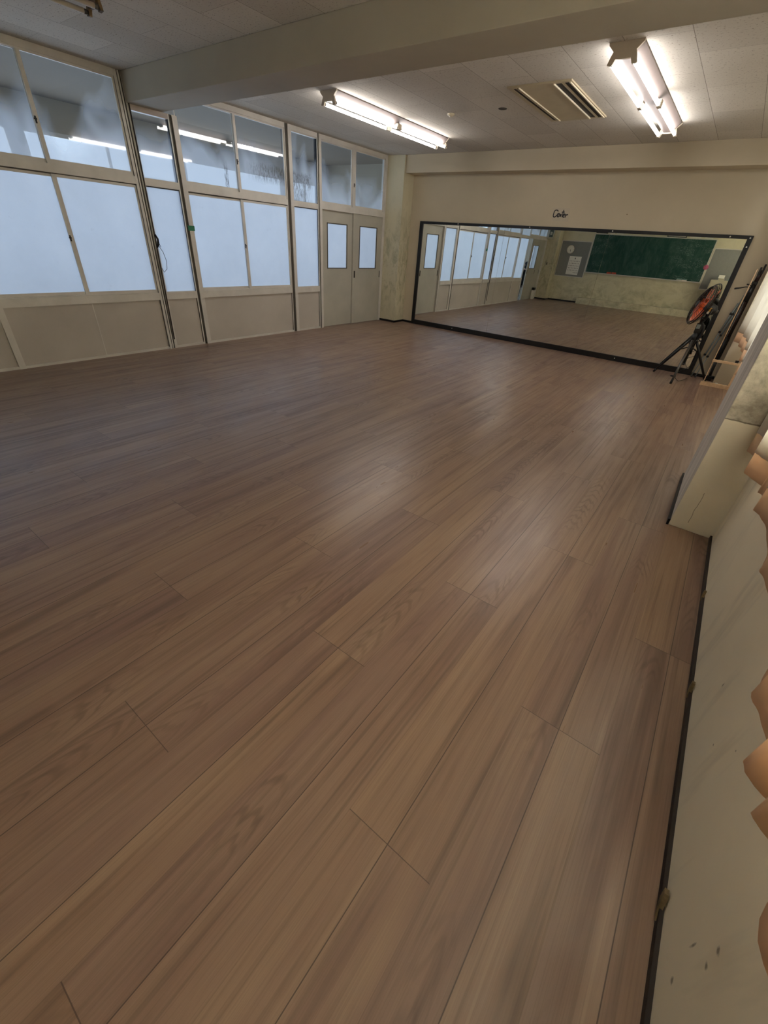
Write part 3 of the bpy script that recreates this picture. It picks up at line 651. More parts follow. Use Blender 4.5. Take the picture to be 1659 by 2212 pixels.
# ------------------------------------------------------------------ ceiling lamps
def lamp(xc, y0, y1, lit, lab):
    t = thing('fluorescent_lamp', (xc, (y0+y1)/2, H), lab, 'lamp', 'twin tube ceiling lamps' if lit else None)
    m_ = MB(); m_.prism([(xc-0.125, H-0.0005), (xc+0.125, H-0.0005), (xc+0.125, H-0.012), (xc+0.046, H-0.088), (xc-0.046, H-0.088), (xc-0.125, H-0.012)], 'y', y0+0.012, y1-0.012)
    m_.build('reflector_body', MT['lampb'], t)
    prof = [(-0.132, 0.0), (0.132, 0.0), (0.128, -0.016), (0.085, -0.055), (0.098, -0.085), (0.112, -0.128), (0.075, -0.133), (0.058, -0.098), (0.02, -0.100), (-0.02, -0.100), (-0.058, -0.098), (-0.075, -0.133), (-0.112, -0.128), (-0.098, -0.085), (-0.085, -0.055), (-0.128, -0.016)]
    em = MT['lampend'] if lit else MT['lampold']
    for a, b_ in ((y0, y0+0.022), (y1-0.022, y1)):
        MB().prism([(xc+u, H+v-0.0005) for u, v in prof], 'y', a, b_).build('end_plate', em, t)
    ym = (y0+y1)/2
    for s in (-1, 1):
        MB().prism([(xc+s*0.06, H-0.07), (xc+s*0.105, H-0.07), (xc+s*0.108, H-0.128), (xc+s*0.072, H-0.130)], 'y', ym-0.045, ym+0.045).build('lamp_socket', em, t)
    for s in (-1, 1):
        for a, b_ in ((y0+0.04, ym-0.05), (ym+0.05, y1-0.04)):
            xx = xc+s*0.088; zz = H-0.112
            MB().tube([(xx, a+0.012, zz), (xx, b_-0.012, zz)], 0.0165, 16).build('tube', MT['tube'] if lit else MT['tubeoff'], t)
            for c_, d_ in ((a-0.018, a+0.012), (b_-0.012, b_+0.018)): MB().tube([(xx, c_, zz), (xx, d_, zz)], 0.0155, 12).build('tube_cap', MT['gunm'], t)
    return t
lamp(1.870, 4.90, 7.52, True, 'lit twin tube ceiling lamp on the window side, left one in the far half')
lamp(5.110, 4.86, 7.54, True, 'lit twin tube ceiling lamp on the right, beside the air conditioner panel')
lamp(1.860, -0.27, 2.38, False, 'unlit ceiling lamp with yellowed end near the top left, before the beam')

# air conditioner cassette
t = thing('ceiling_air_conditioner', (4.15, 6.27, H), 'cream ceiling air conditioner panel with dark slots', 'air conditioner')
ax0, ax1, ay0, ay1 = 3.815, 4.485, 5.545, 6.985; zb = H-0.014
m_ = MB()
for (a, b_) in ((ax0, 3.858), (3.935, 4.300), (4.372, 4.398), (4.462, ax1)): m_.box(a, ay0+0.045, zb, b_, ay1-0.045, H-0.0005)
m_.box(ax0, ay0, zb, ax1, ay0+0.047, H-0.0005).box(ax0, ay1-0.047, zb, ax1, ay1, H-0.0005)
m_.build('panel', MT['acw'], t)
for (a, b_) in ((3.856, 3.937), (4.298, 4.374), (4.396, 4.464)):
    MB().box(a, ay0+0.044, H-0.009, b_, ay1-0.044, H-0.0006).build('air_slot', MT['slot'], t)
for a in (3.928, 4.294, 4.458): MB().box(a, ay0+0.03, zb-0.010, a+0.014, ay1-0.03, zb+0.004, bev=0.002).build('louvre', MT['acl'], t)
m_ = MB()
for a in (3.893,): m_.box(a, ay0+0.046, H-0.013, a+0.003, ay1-0.046, H-0.007)
m_.build('louvre', MT['acl'], t)
t = thing('smoke_detector', (2.73, 6.28, H), 'small round cream detector on the ceiling between lamp and air conditioner', 'detector')
MB().lathe([(0.048, 0), (0.048, -0.012), (0.035, -0.022), (0.0, -0.024)], Matrix.Translation((2.73, 6.28, H-0.0005)), 24).build('body', MT['acl'], t)
MB().lathe([(0.018, 0), (0.016, -0.012), (0, -0.013)], Matrix.Translation((2.73, 6.28, H-0.022)), 16).build('sensor', MT['lampend'], t)
tag(MB().lathe([(0.0, -0.001), (0.04, -0.001), (0.05, -0.004), (0.052, -0.001), (0.052, 0.0)], Matrix.Translation((3.445, 6.28, H-0.0008)), 24).build('ventilation_disc', MT['alud']), 'dark round cap on the ceiling left of the air conditioner', 'vent')

# ------------------------------------------------------------------ curtains
def curtain(path, z0, zh, z1, lab, th=0.004):
    pts = smooth(path, 5)
    t = thing('window_curtain', (path[0][1], path[0][0], z1), lab, 'curtain', 'curtains on the right windows')
    def sheet(zs, name, m, off=0.0):
        bm = bmesh.new(); rows = []
        for j, z in enumerate(zs):
            row = []
            for i, (y, x) in enumerate(pts):
                k = 1.0 - 0.35*max(0, (z-z0))/(z1-z0)
                xm = 6.955 if x > 6.9 else 6.88
                xx = xm + (x-xm)*k
                row.append(bm.verts.new((xx-off + 0.0025*math.sin(z*9+i), y+0.003*math.sin(z*7+i*1.7), z)))
            rows.append(row)
        for a, b_ in zip(rows, rows[1:]):
            for i in range(len(pts)-1):
                f = bm.faces.new((a[i], a[i+1], b_[i+1], b_[i])); f.smooth = True
        me = bpy.data.meshes.new(name); bm.to_mesh(me); bm.free(); me.materials.append(m)
        o = bpy.data.objects.new(name, me); COL.objects.link(o); o.parent = t; o.matrix_parent_inverse = Matrix.Translation(-Vector(t.location))
        sm = o.modifiers.new('thickness', 'SOLIDIFY'); sm.thickness = th; sm.offset = 0
        return o
    n = 14
    sheet([zh + (z1-zh)*j/n for j in range(n+1)], 'curtain_cloth', MT['cw'], 0.003)
    sheet([z0, z0+(zh-z0)*0.5, zh+0.02], 'curtain_hem', MT['cp'])
    return t
near = [(3.225, 6.985), (3.19, 6.94), (3.165, 6.925), (3.12, 6.945), (3.02, 6.985), (2.93, 6.972), (2.84, 6.925), (2.78, 6.912), (2.72, 6.935), (2.64, 6.985), (2.585, 6.988), (2.54, 6.970), (2.51, 6.985), (2.42, 6.99),
        (2.345, 6.965), (2.30, 6.950), (2.25, 6.975), (2.12, 6.992), (1.92, 6.988), (1.80, 6.972), (1.76, 6.964), (1.68, 6.98), (1.50, 6.993), (1.30, 6.985), (1.17, 6.955), (1.10, 6.936), (1.03, 6.955),
        (0.96, 6.962), (0.92, 6.945), (0.885, 6.918), (0.85, 6.93), (0.80, 6.975), (0.77, 6.93), (0.7, 6.985), (0.55, 6.94), (0.4, 6.985), (0.2, 6.94), (0.0, 6.985), (-0.2, 6.94), (-0.4, 6.985), (-0.6, 6.94), (-0.8, 6.985), (-0.98, 6.95)]
curtain(near, 0.657, 0.772, 2.62, 'white curtain with peach hem beside the camera, in front of the pillar')
far = [(8.50, 6.86), (8.45, 6.79), (8.39, 6.760), (8.30, 6.79), (8.15, 6.85), (8.02, 6.84), (7.93, 6.822), (7.82, 6.84), (7.66, 6.88), (7.56, 6.87), (7.49, 6.853), (7.38, 6.87), (7.2, 6.90), (7.05, 6.88), (6.95, 6.86), (6.85, 6.89),
       (6.75, 6.92), (6.66, 6.87), (6.60, 6.843), (6.5, 6.88), (6.3, 6.95), (6.1, 6.90), (5.95, 6.85), (5.8, 6.90), (5.70, 6.86), (5.63, 6.823), (5.5, 6.88), (5.3, 6.95), (5.1, 6.89), (4.95, 6.85), (4.75, 6.94), (4.5, 6.88), (4.35, 6.96)]
curtain(far, 0.657, 0.785, 2.62, 'white curtain with peach hem beyond the pillar, by the folded tripods')
for i, (a, b_) in enumerate(((-0.95, 3.22), (4.22, 8.55))):
    tag(MB().tube([(6.955, a, 2.65), (6.955, b_, 2.65)], 0.014, 10).box(6.955, (a+b_)/2-0.01, 2.64, W+0.001, (a+b_)/2+0.01, 2.66).box(6.955, a+0.03, 2.64, W+0.001, a+0.05, 2.66).box(6.955, b_-0.05, 2.64, W+0.001, b_-0.03, 2.66).build('curtain_rail', MT['alu']),
        ['curtain rail over the window beside the camera', 'curtain rail over the window beyond the pillar'][i], 'curtain rail')

# ------------------------------------------------------------------ pedestal fan on a tripod
t = thing('pedestal_fan', (6.27, 8.30, 0), 'black tripod fan with orange blades before the right end of the mirror', 'fan')
hub = Vector((6.27, 8.30, 0.60))
MB().tube([(6.275, 8.30, 0.25), (6.272, 8.30, 0.80)], 0.017, 12).tube([(6.275, 8.30, 0.235), (6.275, 8.30, 0.265)], 0.022, 12).build('pole', MT['black'], t)
feet = [(5.905, 8.56, 0.018), (6.238, 7.851, 0.018), (6.655, 8.50, 0.018)]
MB().tube([hub+Vector((0, 0, -0.06)), hub+Vector((0, 0, 0.12))], 0.038, 16).tube([hub+Vector((0, 0, -0.10)), hub+Vector((0, 0, -0.05))], 0.03, 16).build('tripod_collar', MT['black'], t)
for i, f in enumerate(feet):
    f = Vector(f); d = (f - hub); st = hub + Vector((d.x, d.y, 0)).normalized()*0.045 + Vector((0, 0, 0.0))
    MB().tube([st, st.lerp(f, 0.55), f], [0.019, 0.019, 0.015], 10).build('leg', MT['gunm'] if i == 1 else MT['black'], t)
    MB().tube([f-(f-st).normalized()*0.06, f+Vector((0, 0, -0.002))], [0.018, 0.017], 10).build('rubber_foot', MT['black'], t)
    MB().tube([hub+Vector((0, 0, -0.09)), st.lerp(f, 0.30)], 0.008, 8).build('brace', MT['black'], t)
MB().tube([(6.19, 7.955, 0.11), (6.262, 7.945, 0.11)], 0.012, 8).build('leg_clamp', MT['black'], t)
# control box and yoke
MB().box(6.228, 8.262, 0.70, 6.318, 8.338, 0.84, bev=0.012).build('control_box', MT['black'], t)
MB().box(6.236, 8.2605, 0.765, 6.284, 8.2625, 0.825).build('label_plate', MT['silver'], t)
MB().tube([(6.30, 8.29, 0.62), (6.335, 8.29, 0.66), (6.34, 8.29, 0.74), (6.315, 8.29, 0.82)], 0.022, 10).build('handle', MT['black'], t)
FC = Vector((6.185, 8.235, 1.078)); nrm = Vector((-0.90, -0.30, 0.27)).normalized()
up = (Vector((0, 0, 1)) - nrm*nrm.z).normalized(); sd = up.cross(nrm)
FM = Matrix((( sd.x, up.x, nrm.x, FC.x), (sd.y, up.y, nrm.y, FC.y), (sd.z, up.z, nrm.z, FC.z), (0, 0, 0, 1)))
RG = 0.268
def rings(name, h, prof, m, spokes=48):
    b = MB()
    for (r, z) in prof:
        pts = [FM @ Vector((r*math.cos(2*PI*k/48), r*math.sin(2*PI*k/48), z)) for k in range(49)]
        b.tube(pts, 0.006 if r > RG*0.95 else 0.0018, 6, cap=False)
    for k in range(spokes):
        a = 2*PI*k/spokes
        b.tube([FM @ Vector((r*math.cos(a + z*1.5), r*math.sin(a + z*1.5), z)) for r, z in h], 0.0015, 5)
    return b.build(name, m, t)
rings('front_grille', [(0.045, 0.062), (0.12, 0.060), (0.20, 0.048), (0.25, 0.022), (RG, 0.0)], [(RG, 0.0), (0.255, 0.018), (0.17, 0.055), (0.105, 0.061), (0.045, 0.062)], MT['dark'], 40)
rings('rear_grille', [(0.07, -0.09), (0.14, -0.082), (0.22, -0.055), (0.255, -0.025), (RG, -0.006)], [(RG, -0.008), (0.25, -0.03), (0.17, -0.075), (0.10, -0.088)], MT['dark'], 36)
MB().lathe([(0.0, 0.067), (0.04, 0.066), (0.047, 0.06), (0.0, 0.058)], FM, 24).build('grille_badge', MT['black'], t)
b = MB()
for k in range(4):
    a0 = 2*PI*k/4 + 0.5; g = []
    for i in range(9):
        r = 0.035 + (0.222-0.035)*i/8; row = []
        wdt = 0.52 + 0.36*math.sin(PI*min(1, i/8*0.85+0.1))
        for j in range(7):
            u = j/6-0.5; a = a0 + u*wdt*1.65; z = 0.028*(-u)*2*(0.6+0.4*i/8) - 0.012
            row.append(FM @ Vector((r*math.cos(a), r*math.sin(a), z)))
        g.append(row)
    for sgn in (0, 1):
        vv = [[b.bm.verts.new(p + nrm*(0.002 if sgn else -0.001)) for p in row] for row in g]
        for i in range(8):
            for j in range(6):
                f = b.bm.faces.new((vv[i][j], vv[i+1][j], vv[i+1][j+1], vv[i][j+1])); f.smooth = True
b.lathe([(0.0, 0.03), (0.03, 0.028), (0.042, 0.01), (0.042, -0.03), (0, -0.03)], FM, 24)
b.build('fan_blades', MT['orange'], t)
MB().lathe([(0.0, -0.215), (0.045, -0.213), (0.066, -0.195), (0.075, -0.15), (0.08, -0.10), (0.08, -0.07), (0.0, -0.07)], FM, 28).build('motor_housing', MT['black'], t)
MB().obox(FM @ Matrix.Translation((0.078, -0.01, -0.13)), 0.006, 0.05, 0.045).build('sticker', MT['yellow'], t)
MB().obox(FM @ Matrix.Translation((0.07, -0.05, -0.13)), 0.01, 0.035, 0.06).build('sticker', MT['white'], t)
b = MB(); mc = FM @ Vector((0, 0, -0.14))
b.tube([mc + sd*0.095 + up*0.0, mc + sd*0.10 - up*0.12, Vector((6.29, 8.29, 0.87))], 0.013, 8).tube([mc - sd*0.095, mc - sd*0.10 - up*0.12, Vector((6.26, 8.30, 0.87))], 0.013, 8).tube([(6.272, 8.30, 0.80), (6.275, 8.298, 0.90)], 0.026, 12)
b.tube([mc - sd*0.105, mc + sd*0.105], 0.016, 10); b.build('yoke', MT['black'], t)
MB().lathe([(0.026, -0.012), (0.026, 0.012), (0.0, 0.012)], Matrix.Translation(mc - sd*0.0 + (-nrm)*0.09) @ Matrix.Rotation(PI/2, 4, 'X'), 16).build('knob', MT['gunm'], t)
cord = [(6.36, 8.27, 0.96), (6.385, 8.25, 0.86), (6.35, 8.27, 0.72), (6.31, 8.29, 0.58), (6.30, 8.27, 0.47), (6.335, 8.26, 0.45), (6.36, 8.27, 0.48), (6.40, 8.30, 0.35), (6.36, 8.25, 0.22), (6.28, 8.18, 0.16), (6.24, 8.1, 0.10), (6.30, 8.2, 0.01), (6.36, 8.35, 0.006), (6.40, 8.55, 0.006)]
MB().tube(smooth(cord, 5), 0.0035, 6).build('power_cord', MT['black'], t)

# ------------------------------------------------------------------ wooden frame stand and folded tripods in the corner
t = thing('wooden_frame_stand', (6.8, 8.3, 0), 'open pine wood frame standing in the right corner beside the fan', 'wooden stand')
MB().box(6.598, 8.27, 0.0, 6.985, 8.325, 0.055, bev=0.003).build('bottom_bar', MT['pine'], t)
MB().box(6.62, 8.285, 0.352, 6.975, 8.32, 0.385, bev=0.003).build('middle_bar', MT['pine'], t)
MB().box(6.627, 8.29, 0.055, 6.638, 8.315, 1.575, bev=0.002).build('upright', MT['pine'], t)
MB().box(6.950, 8.285, 0.055, 6.982, 8.322, 0.353, bev=0.002).build('upright', MT['pine'], t)
m_ = MB()
for a in (6.905, 6.925): m_.tube([(a, 8.30, 0.386), (a, 8.30, 0.41)], [0.012, 0.009], 10)
m_.tube([(6.892, 8.30, 0.41), (6.938, 8.30, 0.41)], 0.010, 10); m_.build('clip', MT['black'], t)
tag(MB().lathe([(0.0, 0.010), (0.016, 0.009), (0.020, 0.004), (0.018, 0.0), (0, 0)], Matrix.Translation((6.80, 8.295, 0.056)), 20).build('bottle_cap', MT['white']), 'small white round cap lying on the lower bar of the pine frame', 'cap')

t = thing('camera_tripod', (6.68, 8.75, 0), 'folded black and maroon camera tripod behind the pine frame, handle sticking out', 'tripod')
m_ = MB(); m_.box(6.655, 8.715, 0.0, 6.725, 8.775, 0.075, bev=0.012); m_.build('foot', MT['black'], t)
for k, (dx, dy, r) in enumerate(((-0.014, 0.0, 0.012), (0.014, 0.008, 0.012), (0.0, -0.016, 0.012))):
    MB().tube([(6.685+dx*0.4, 8.745+dy*0.4, 0.06), (6.675+dx, 8.75+dy, 0.34)], [0.014, 0.008], 8).tube([(6.672+dx, 8.75+dy, 0.33), (6.675+dx, 8.76+dy, 0.66)], 0.023, 10).build('lower_leg', MT['black'], t)
    MB().tube([(6.675+dx, 8.76+dy, 0.65), (6.684+dx, 8.79+dy, 1.18)], 0.019, 10).build('leg', MT['maroon'], t)
MB().tube([(6.658, 8.735, 0.66), (6.67, 8.765, 1.16)], 0.005, 8).build('centre_brace', MT['silver'], t)
MB().tube([(6.682, 8.785, 1.16), (6.688, 8.80, 1.40)], [0.034, 0.03], 12).box(6.65, 8.77, 1.38, 6.72, 8.83, 1.42, bev=0.008).build('shoulder', MT['black'], t)
MB().tube([(6.69, 8.80, 1.41), (6.70, 8.82, 1.56)], 0.026, 10).build('centre_column', MT['maroon'], t)
MB().box(6.665, 8.78, 1.50, 6.69, 8.84, 1.60, bev=0.008).box(6.70, 8.79, 1.52, 6.725, 8.84, 1.64, bev=0.008).build('pan_head', MT['black'], t)
MB().tube([(6.655, 8.76, 1.345), (6.60, 8.70, 1.345), (6.53, 8.62, 1.325), (6.485, 8.57, 1.315)], [0.005, 0.007, 0.011, 0.012], 10).build('pan_handle', MT['black'], t)
MB().tube([(6.60, 8.76, 1.375), (6.635, 8.76, 1.375)], 0.010, 8).tube([(6.63, 8.76, 1.375), (6.665, 8.77, 1.36)], 0.006, 8).build('knob', MT['black'], t)
MB().tube([(6.635, 8.75, 0.55), (6.66, 8.755, 0.60)], 0.010, 8).build('knob', MT['maroon'], t)

t = thing('light_stand', (6.47, 8.84, 0), 'folded grey alloy stand leaning on the wall right of the mirror frame', 'stand')
def lp(a, b_, u): return tuple(p+(q-p)*u for p, q in zip(a, b_))
A0, A1 = (6.441, 8.80, 0.0), (6.612, 8.875, 1.12)
B0, B1 = (6.499, 8.80, 0.0), (6.632, 8.875, 1.05)
for (P0, P1) in ((A0, A1), (B0, B1)):
    o = MB().tube([lp(P0, P1, 0.0), lp(P0, P1, 0.34)], 0.007, 8).tube([lp(P0, P1, 0.32), lp(P0, P1, 0.66)], 0.011, 8).tube([lp(P0, P1, 0.64), P1], 0.015, 8).build('leg', MT['silver'], t)
    MB().tube([lp(P0, P1, 0.0), lp(P0, P1, 0.012)], 0.009, 8).build('rubber_foot', MT['black'], o)
    for u in (0.32, 0.63):
        q = lp(P0, P1, u); MB().box(q[0]-0.02, q[1]-0.016, q[2]-0.014, q[0]+0.014, q[1]+0.014, q[2]+0.014, bev=0.004).build('clamp', MT['black'], o)
q = lp(A0, A1, 0.87); MB().box(q[0]-0.028, q[1]-0.018, q[2]-0.018, q[0]+0.03, q[1]+0.016, q[2]+0.014, bev=0.005).build('collar', MT['black'], t)
MB().tube([(6.60, 8.872, 0.95), (6.64, 8.885, 1.30)], 0.007, 8).build('centre_column', MT['silver'], t)

# ------------------------------------------------------------------ rear of the room, seen in the mirror
YBW = YB + 0.001
t = thing('chalkboard', (3.5, YB, 1.07), 'long green chalkboard on the rear wall, seen in the mirror', 'chalkboard')
MB().box(1.615, YBW, 1.085, 5.395, YB+0.045, 2.285).build('board_surface', MT['chalk'], t)
m_ = MB(); m_.box(1.59, YBW, 1.075, 1.617, YB+0.055, 2.295, bev=0.003).box(5.393, YBW, 1.075, 5.42, YB+0.055, 2.295, bev=0.003).box(1.59, YBW, 2.28, 5.42, YB+0.055, 2.305, bev=0.003)
m_.build('frame', MT['alu'], t)
MB().box(1.59, YBW, 1.055, 5.42, YB+0.11, 1.083, bev=0.004).build('chalk_tray', MT['alu'], t)
for x, c, n_ in ((2.47, 'red', 'reddish'), (2.645, 'red', 'reddish'), (4.78, 'pale', 'pale blue'), (4.94, 'pale', 'pale blue')):
    t = thing('board_eraser', (x, YB+0.07, 1.083), '%s board eraser on the chalk tray, the %s of its pair in the mirror' % (n_, 'left' if x in (2.47, 4.78) else 'right'), 'eraser', 'board erasers on the chalk tray')
    MB().box(x-0.075, YB+0.058, 1.084, x+0.075, YB+0.104, 1.105, bev=0.004).build('felt', MT['white'] if c == 'pale' else MT[c], t)
    MB().box(x-0.075, YB+0.058, 1.105, x+0.075, YB+0.104, 1.140, bev=0.006).build('back', MT[c], t)
for (a, b_, z0, z1, lb) in ((0.46, 1.572, 0.86, 2.045, 'grey notice board carrying the clock and calendar'), (5.44, 6.75, 0.87, 2.07, 'grey notice board behind the cream cabinet')):
    t = thing('notice_board', ((a+b_)/2, YB, z0), lb, 'notice board')
    MB().box(a+0.02, YBW, z0+0.02, b_-0.02, YB+0.02, z1-0.02).build('board_surface', MT['grey'], t)
    m_ = MB(); m_.box(a, YBW, z0, b_, YB+0.028, z0+0.025).box(a, YBW, z1-0.022, b_, YB+0.028, z1).box(a, YBW, z0+0.025, a+0.02, YB+0.028, z1-0.022).box(b_-0.02, YBW, z0+0.025, b_, YB+0.028, z1-0.022)
    m_.build('frame', MT['alu'], t)
CX, CZ, CY = 0.85, 1.762, YB+0.021
RY = Matrix.Rotation(-PI/2, 4, 'X')
t = thing('wall_clock', (CX, CY, CZ), 'round white wall clock on the grey notice board above the calendar', 'clock')
CM = Matrix.Translation((CX, CY, CZ)) @ RY
MB().lathe([(0.138, 0), (0.140, 0.02), (0.132, 0.03), (0.127, 0.022), (0.127, 0.0)], CM, 40).build('rim', MT['lampend'], t)
MB().lathe([(0.0, 0.018), (0.128, 0.018)], CM, 40).build('dial', dial_mat(), t)
for a, l, w_ in ((3.35, 0.062, 0.010), (2.95, 0.092, 0.007)):
    MB().obox(Matrix.Translation((CX-l/2*math.sin(a)*-1, CY+0.022, CZ+l/2*math.cos(a))) @ Matrix.Rotation(a, 4, 'Y'), w_, 0.002, l).build('clock_hand', MT['ink'], t)
t = thing('wall_calendar', (1.11, CY, 0.94), 'white month calendar sheet pinned under the clock', 'calendar')
MB().box(0.885, CY, 0.940, 1.335, CY+0.004, 1.550).build('sheet', calendar_mat(), t)
t = thing('pink_rosette', (5.405, YB+0.056, 1.52), 'pink round magnet on the right edge of the chalkboard', 'magnet')
m_ = MB()
for k in range(7):
    a = 2*PI*k/7; m_.lathe([(0.0, 0.012), (0.02, 0.010), (0.032, 0.0), (0, 0)], Matrix.Translation((5.405+0.045*math.cos(a), YB+0.056, 1.52+0.045*math.sin(a))) @ RY, 14)
m_.build('petals', MT['pink'], t)
MB().lathe([(0.0, 0.022), (0.022, 0.018), (0.03, 0.0), (0, 0)], Matrix.Translation((5.405, YB+0.056, 1.52)) @ RY, 16).build('button', MT['pink'], t)
sheets = [(1.62, 2.0, 2.33, 2.66, 1, 'black framed notice above the left end of the chalkboard'), (2.045, 2.25, 2.325, 2.62, 0, 'plain white sheet right beside the leftmost framed notice above the chalkboard'), (2.32, 2.55, 2.325, 2.60, 0, 'plain white sheet next but one to the leftmost framed notice above the chalkboard'),
          (3.95, 4.51, 2.315, 2.70, 1, 'wide black framed notice above the right half of the chalkboard'), (4.60, 4.93, 2.315, 2.62, 0, 'plain white sheet just right of the wide framed notice above the chalkboard'), (5.05, 5.27, 2.315, 2.62, 0, 'rightmost plain white sheet above the chalkboard')]
for a, b_, z0, z1, fr, lb in sheets:
    t = thing('wall_notice', ((a+b_)/2, YB, z0), lb, 'notice', 'notices above the chalkboard')
    MB().box(a, YBW, z0, b_, YB+0.006, z1).build('sheet', MT['white'], t)
    if fr:
        m_ = MB(); m_.box(a-0.012, YBW, z0-0.012, b_+0.012, YB+0.014, z0+0.014).box(a-0.012, YBW, z1-0.014, b_+0.012, YB+0.014, z1+0.012).box(a-0.012, YBW, z0+0.014, a+0.014, YB+0.014, z1-0.014).box(b_-0.014, YBW, z0+0.014, b_+0.012, YB+0.014, z1-0.014)
        m_.build('frame', MT['blackm'], t)
# low platform
t = thing('platform_step', (4.2, -1.45, 0), 'low painted platform along the foot of the rear wall', 'platform')
MB().box(1.63, YBW, 0.0, 2.30, -1.31, 0.215, bev=0.006).build('end_section', MT['rear'], t)
MB().box(2.304, YBW, 0.0, W-0.02, -1.31, 0.215, bev=0.006).build('main_section', MT['rear'], t)
# cream cabinet with things on it
t = thing('storage_cabinet', (6.1, -1.15, 0), 'cream cabinet before the right end of the rear wall, seen in the mirror', 'cabinet')
MB().box(5.72, -1.30, 0.0, 6.55, -0.92, 1.20, bev=0.006).build('body', MT['cab'], t)
for a, b_ in ((5.74, 6.130), (6.140, 6.53)):
    d = MB().box(a, -0.922, 0.06, b_, -0.905, 1.17, bev=0.003).build('door', MT['cab'], t)
    hx = 6.105 if a < 6 else 6.165; MB().box(hx-0.008, -0.906, 0.60, hx+0.008, -0.893, 0.72, bev=0.003).build('handle', MT['alud'], d)
t = thing('paper_box', (5.98, -1.08, 1.2), 'small cream and white box standing on the cream cabinet', 'box')
MB().box(5.90, -1.16, 1.20, 6.06, -1.02, 1.255, bev=0.003).build('body', MT['cab'], t)
MB().box(5.885, -1.165, 1.255, 6.045, -1.02, 1.345, bev=0.003).build('lid', MT['white'], t)
tag(MB().box(6.16, -1.20, 1.20, 6.42, -0.98, 1.26, bev=0.012).build('plastic_tray', MT['pale']), 'pale translucent tray on the cream cabinet beside the small box', 'tray')
# box on the rear column, switch
t = thing('wall_device', (0.12, -1.18, 2.03), 'cream wall box with dark green panel high on the rear column', 'wall device')
MB().box(0.0, -1.181, 2.03, 0.25, -1.03, 2.07, bev=0.004).box(0.01, -1.181, 2.07, 0.24, -1.09, 2.50, bev=0.004).build('housing', MT['cab'], t)
MB().box(0.06, -1.091, 2.10, 0.20, -1.085, 2.46).build('panel', MT['greend'], t)
MB().box(0.09, -1.086, 2.17, 0.17, -1.08, 2.27).build('dial', MT['cab'], t)
t = thing('light_switch', (0.19, -1.18, 1.24), 'small light switch on the rear corner column', 'switch')
MB().box(0.152, -1.181, 1.185, 0.232, -1.168, 1.298, bev=0.004).build('plate', MT['cab'], t)
MB().box(0.175, -1.169, 1.205, 0.209, -1.162, 1.278, bev=0.003).build('rocker', MT['alud'], t)
# bin by the rear door
t = thing('waste_bin', (0.06, -0.73, 0), 'slim white bin with a black lid by the rear door, seen in the mirror', 'bin')
MB().prism([(0.025, 0.0), (0.10, 0.0), (0.11, 0.32), (0.02, 0.32)], 'y', -0.80, -0.66).build('body', MT['white'], t)
MB().box(0.015, -0.81, 0.32, 0.115, -0.65, 0.41, bev=0.01).build('lid', MT['black'], t)

# person in dark clothes waiting in the corridor, seen through the gap of the rear door
def skinned(name, verts, edges, radii, m, parent=None, sub=2):
    me = bpy.data.meshes.new(name); me.from_pydata(verts, edges, []); me.update()
    o = bpy.data.objects.new(name, me); COL.objects.link(o)
    sk = o.modifiers.new('skin', 'SKIN'); 
    if not me.skin_vertices: me.attributes  # layer is created with the modifier below
    return o
def body(name, verts, edges, radii, mats, parent, matfn):
    me = bpy.data.meshes.new(name + '_rig'); me.from_pydata(verts, edges, []); me.update()
    o = bpy.data.objects.new(name, me); COL.objects.link(o)
    bm = bmesh.new(); bm.from_mesh(me); ly = bm.verts.layers.skin.verify(); bm.verts.ensure_lookup_table()
    for i, v in enumerate(bm.verts):
        v[ly].radius = (radii[i], radii[i]) if not isinstance(radii[i], tuple) else radii[i]; v[ly].use_root = (i == 0)
    bm.to_mesh(me); bm.free()
    o.modifiers.new('skin', 'SKIN'); s = o.modifiers.new('sub', 'SUBSURF'); s.levels = 2; s.render_levels = 2
    dg = bpy.context.evaluated_depsgraph_get(); dg.update()
    nm = bpy.data.meshes.new_from_object(o.evaluated_get(dg)); nm.name = name
    o.modifiers.clear(); o.data = nm
    nm.materials.clear()
    for m in mats: nm.materials.append(m)
    for p in nm.polygons: p.material_index = matfn(p.center); p.use_smooth = True
    o.parent = parent; o.matrix_parent_inverse = Matrix.Translation(-Vector(parent.location))
    return o
px, py = -0.46, -0.78
t = thing('person', (px, py, 0), 'person in black seated on a stool in the corridor, glimpsed through the rear door gap', 'person')
V = [(0, 0, .50), (0, 0, .68), (0, 0, .86), (0, 0, .99), (.01, 0, 1.06), (.015, 0, 1.13), (.01, 0, 1.20),
     (0, .17, .94), (.08, .21, .72), (.24, .14, .62), (.31, .11, .60), (0, -.17, .94), (.08, -.21, .72), (.24, -.14, .62), (.31, -.11, .60),
     (.03, .09, .49), (.40, .11, .50), (.38, .11, .10), (.48, .12, .05), (.03, -.09, .49), (.40, -.11, .50), (.38, -.11, .10), (.48, -.12, .05)]
E_ = [(0, 1), (1, 2), (2, 3), (3, 4), (4, 5), (5, 6), (2, 7), (7, 8), (8, 9), (9, 10), (2, 11), (11, 12), (12, 13), (13, 14), (0, 15), (15, 16), (16, 17), (17, 18), (0, 19), (19, 20), (20, 21), (21, 22)]
RR = [.12, .12, .13, .055, .05, .085, .075, .055, .042, .032, .028, .055, .042, .032, .028, .085, .06, .042, .03, .085, .06, .042, .03]
V = [(px-a, py-b_, c) for a, b_, c in V]
def mf(c):
    z = c.z; dx = px-c.x
    if z > 0.985: return 1
    if dx > 0.27 and 0.565 < z < 0.66 : return 1
    return 0
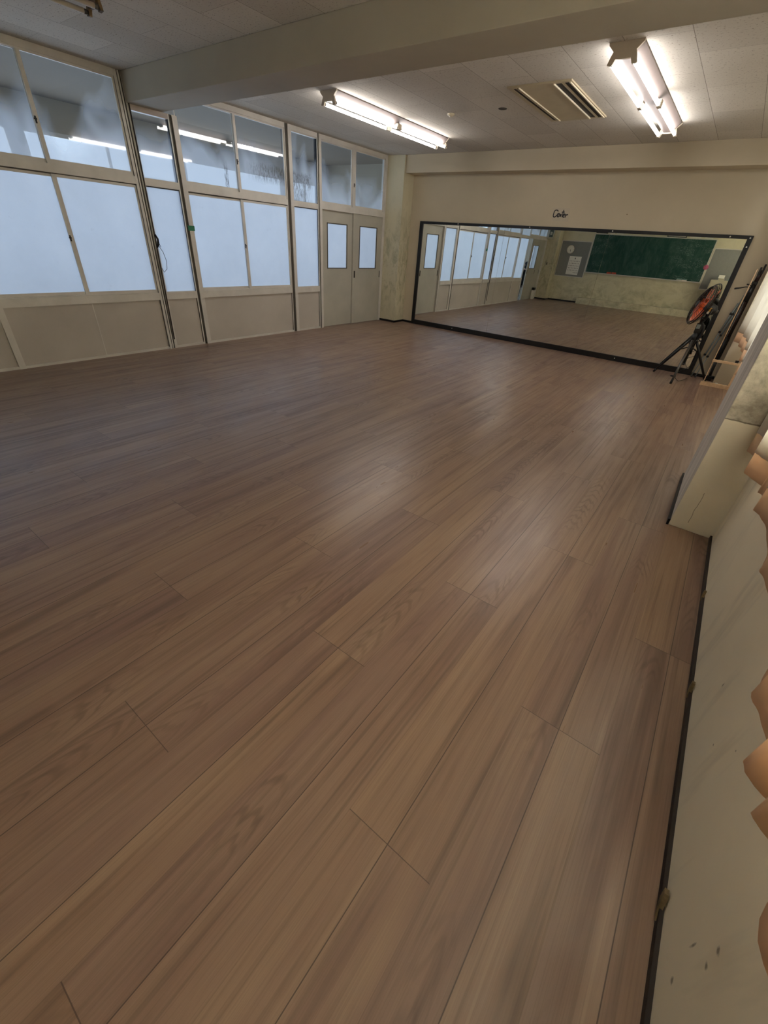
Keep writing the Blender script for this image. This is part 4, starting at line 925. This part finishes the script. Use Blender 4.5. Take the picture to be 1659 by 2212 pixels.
bo = body('body', V, E_, RR, [MT['clothes'], MT['skin']], t, mf)
MB().lathe([(0.0, 1.262), (0.05, 1.255), (0.085, 1.225), (0.098, 1.17), (0.096, 1.10), (0.088, 1.04), (0.07, 1.02)], Matrix.Translation((px+0.026, py, 0)), 24).build('hair', MT['clothes'], t)
for s in (-1, 1):
    for k in range(5):
        fy = py + s*0.11 + (k-2)*0.014*1.0; l = (0.045, 0.065, 0.07, 0.066, 0.05)[k]
        MB().tube([(px-.315, fy, .603), (px-.33-l*.5, fy, .598), (px-.335-l, fy, .578)], [.008, .0075, .006], 6).build('finger', MT['skin'], t)
    MB().box(px-.56, py+s*.11-.04, 0.0, px-.33, py+s*.11+.04, .085, bev=0.025).build('shoe', MT['lav'], t)
MB().tube([(px-.085, py, 1.165), (px-.112, py, 1.125), (px-.098, py, 1.115)], [.008, .013, .008], 8).build('nose', MT['skin'], t)
for s in (-1, 1):
    MB().lathe([(0, 0.004), (0.008, 0.002), (0.012, 0)], Matrix.Translation((px-.092, py+s*.032, 1.155)) @ Matrix.Rotation(-PI/2, 4, 'Y'), 12).build('eye', MT['ink'], t)
    MB().lathe([(0, 0.008), (0.015, 0.006), (0.022, 0)], Matrix.Translation((px-.005, py+s*.084, 1.14)) @ Matrix.Rotation(-s*PI/2, 4, 'X'), 12).build('ear', MT['skin'], t)
MB().tube([(px-.094, py-.022, 1.088), (px-.100, py, 1.085), (px-.094, py+.022, 1.088)], [.002, .005, .002], 8).build('mouth', MT['red'], t)
t2 = thing('stool', (px, py, 0), 'round stool under the person in the corridor', 'stool')
MB().lathe([(0.0, 0.37), (0.17, 0.37), (0.175, 0.385), (0.17, 0.40), (0, 0.40)], Matrix.Translation((px, py, 0)), 24).build('seat', MT['maroon'], t2)
for k in range(4):
    a = PI/4 + k*PI/2; MB().tube([(px+.1*math.cos(a), py+.1*math.sin(a), .37), (px+.16*math.cos(a), py+.16*math.sin(a), 0.0)], .011, 8).build('leg', MT['gunm'], t2)
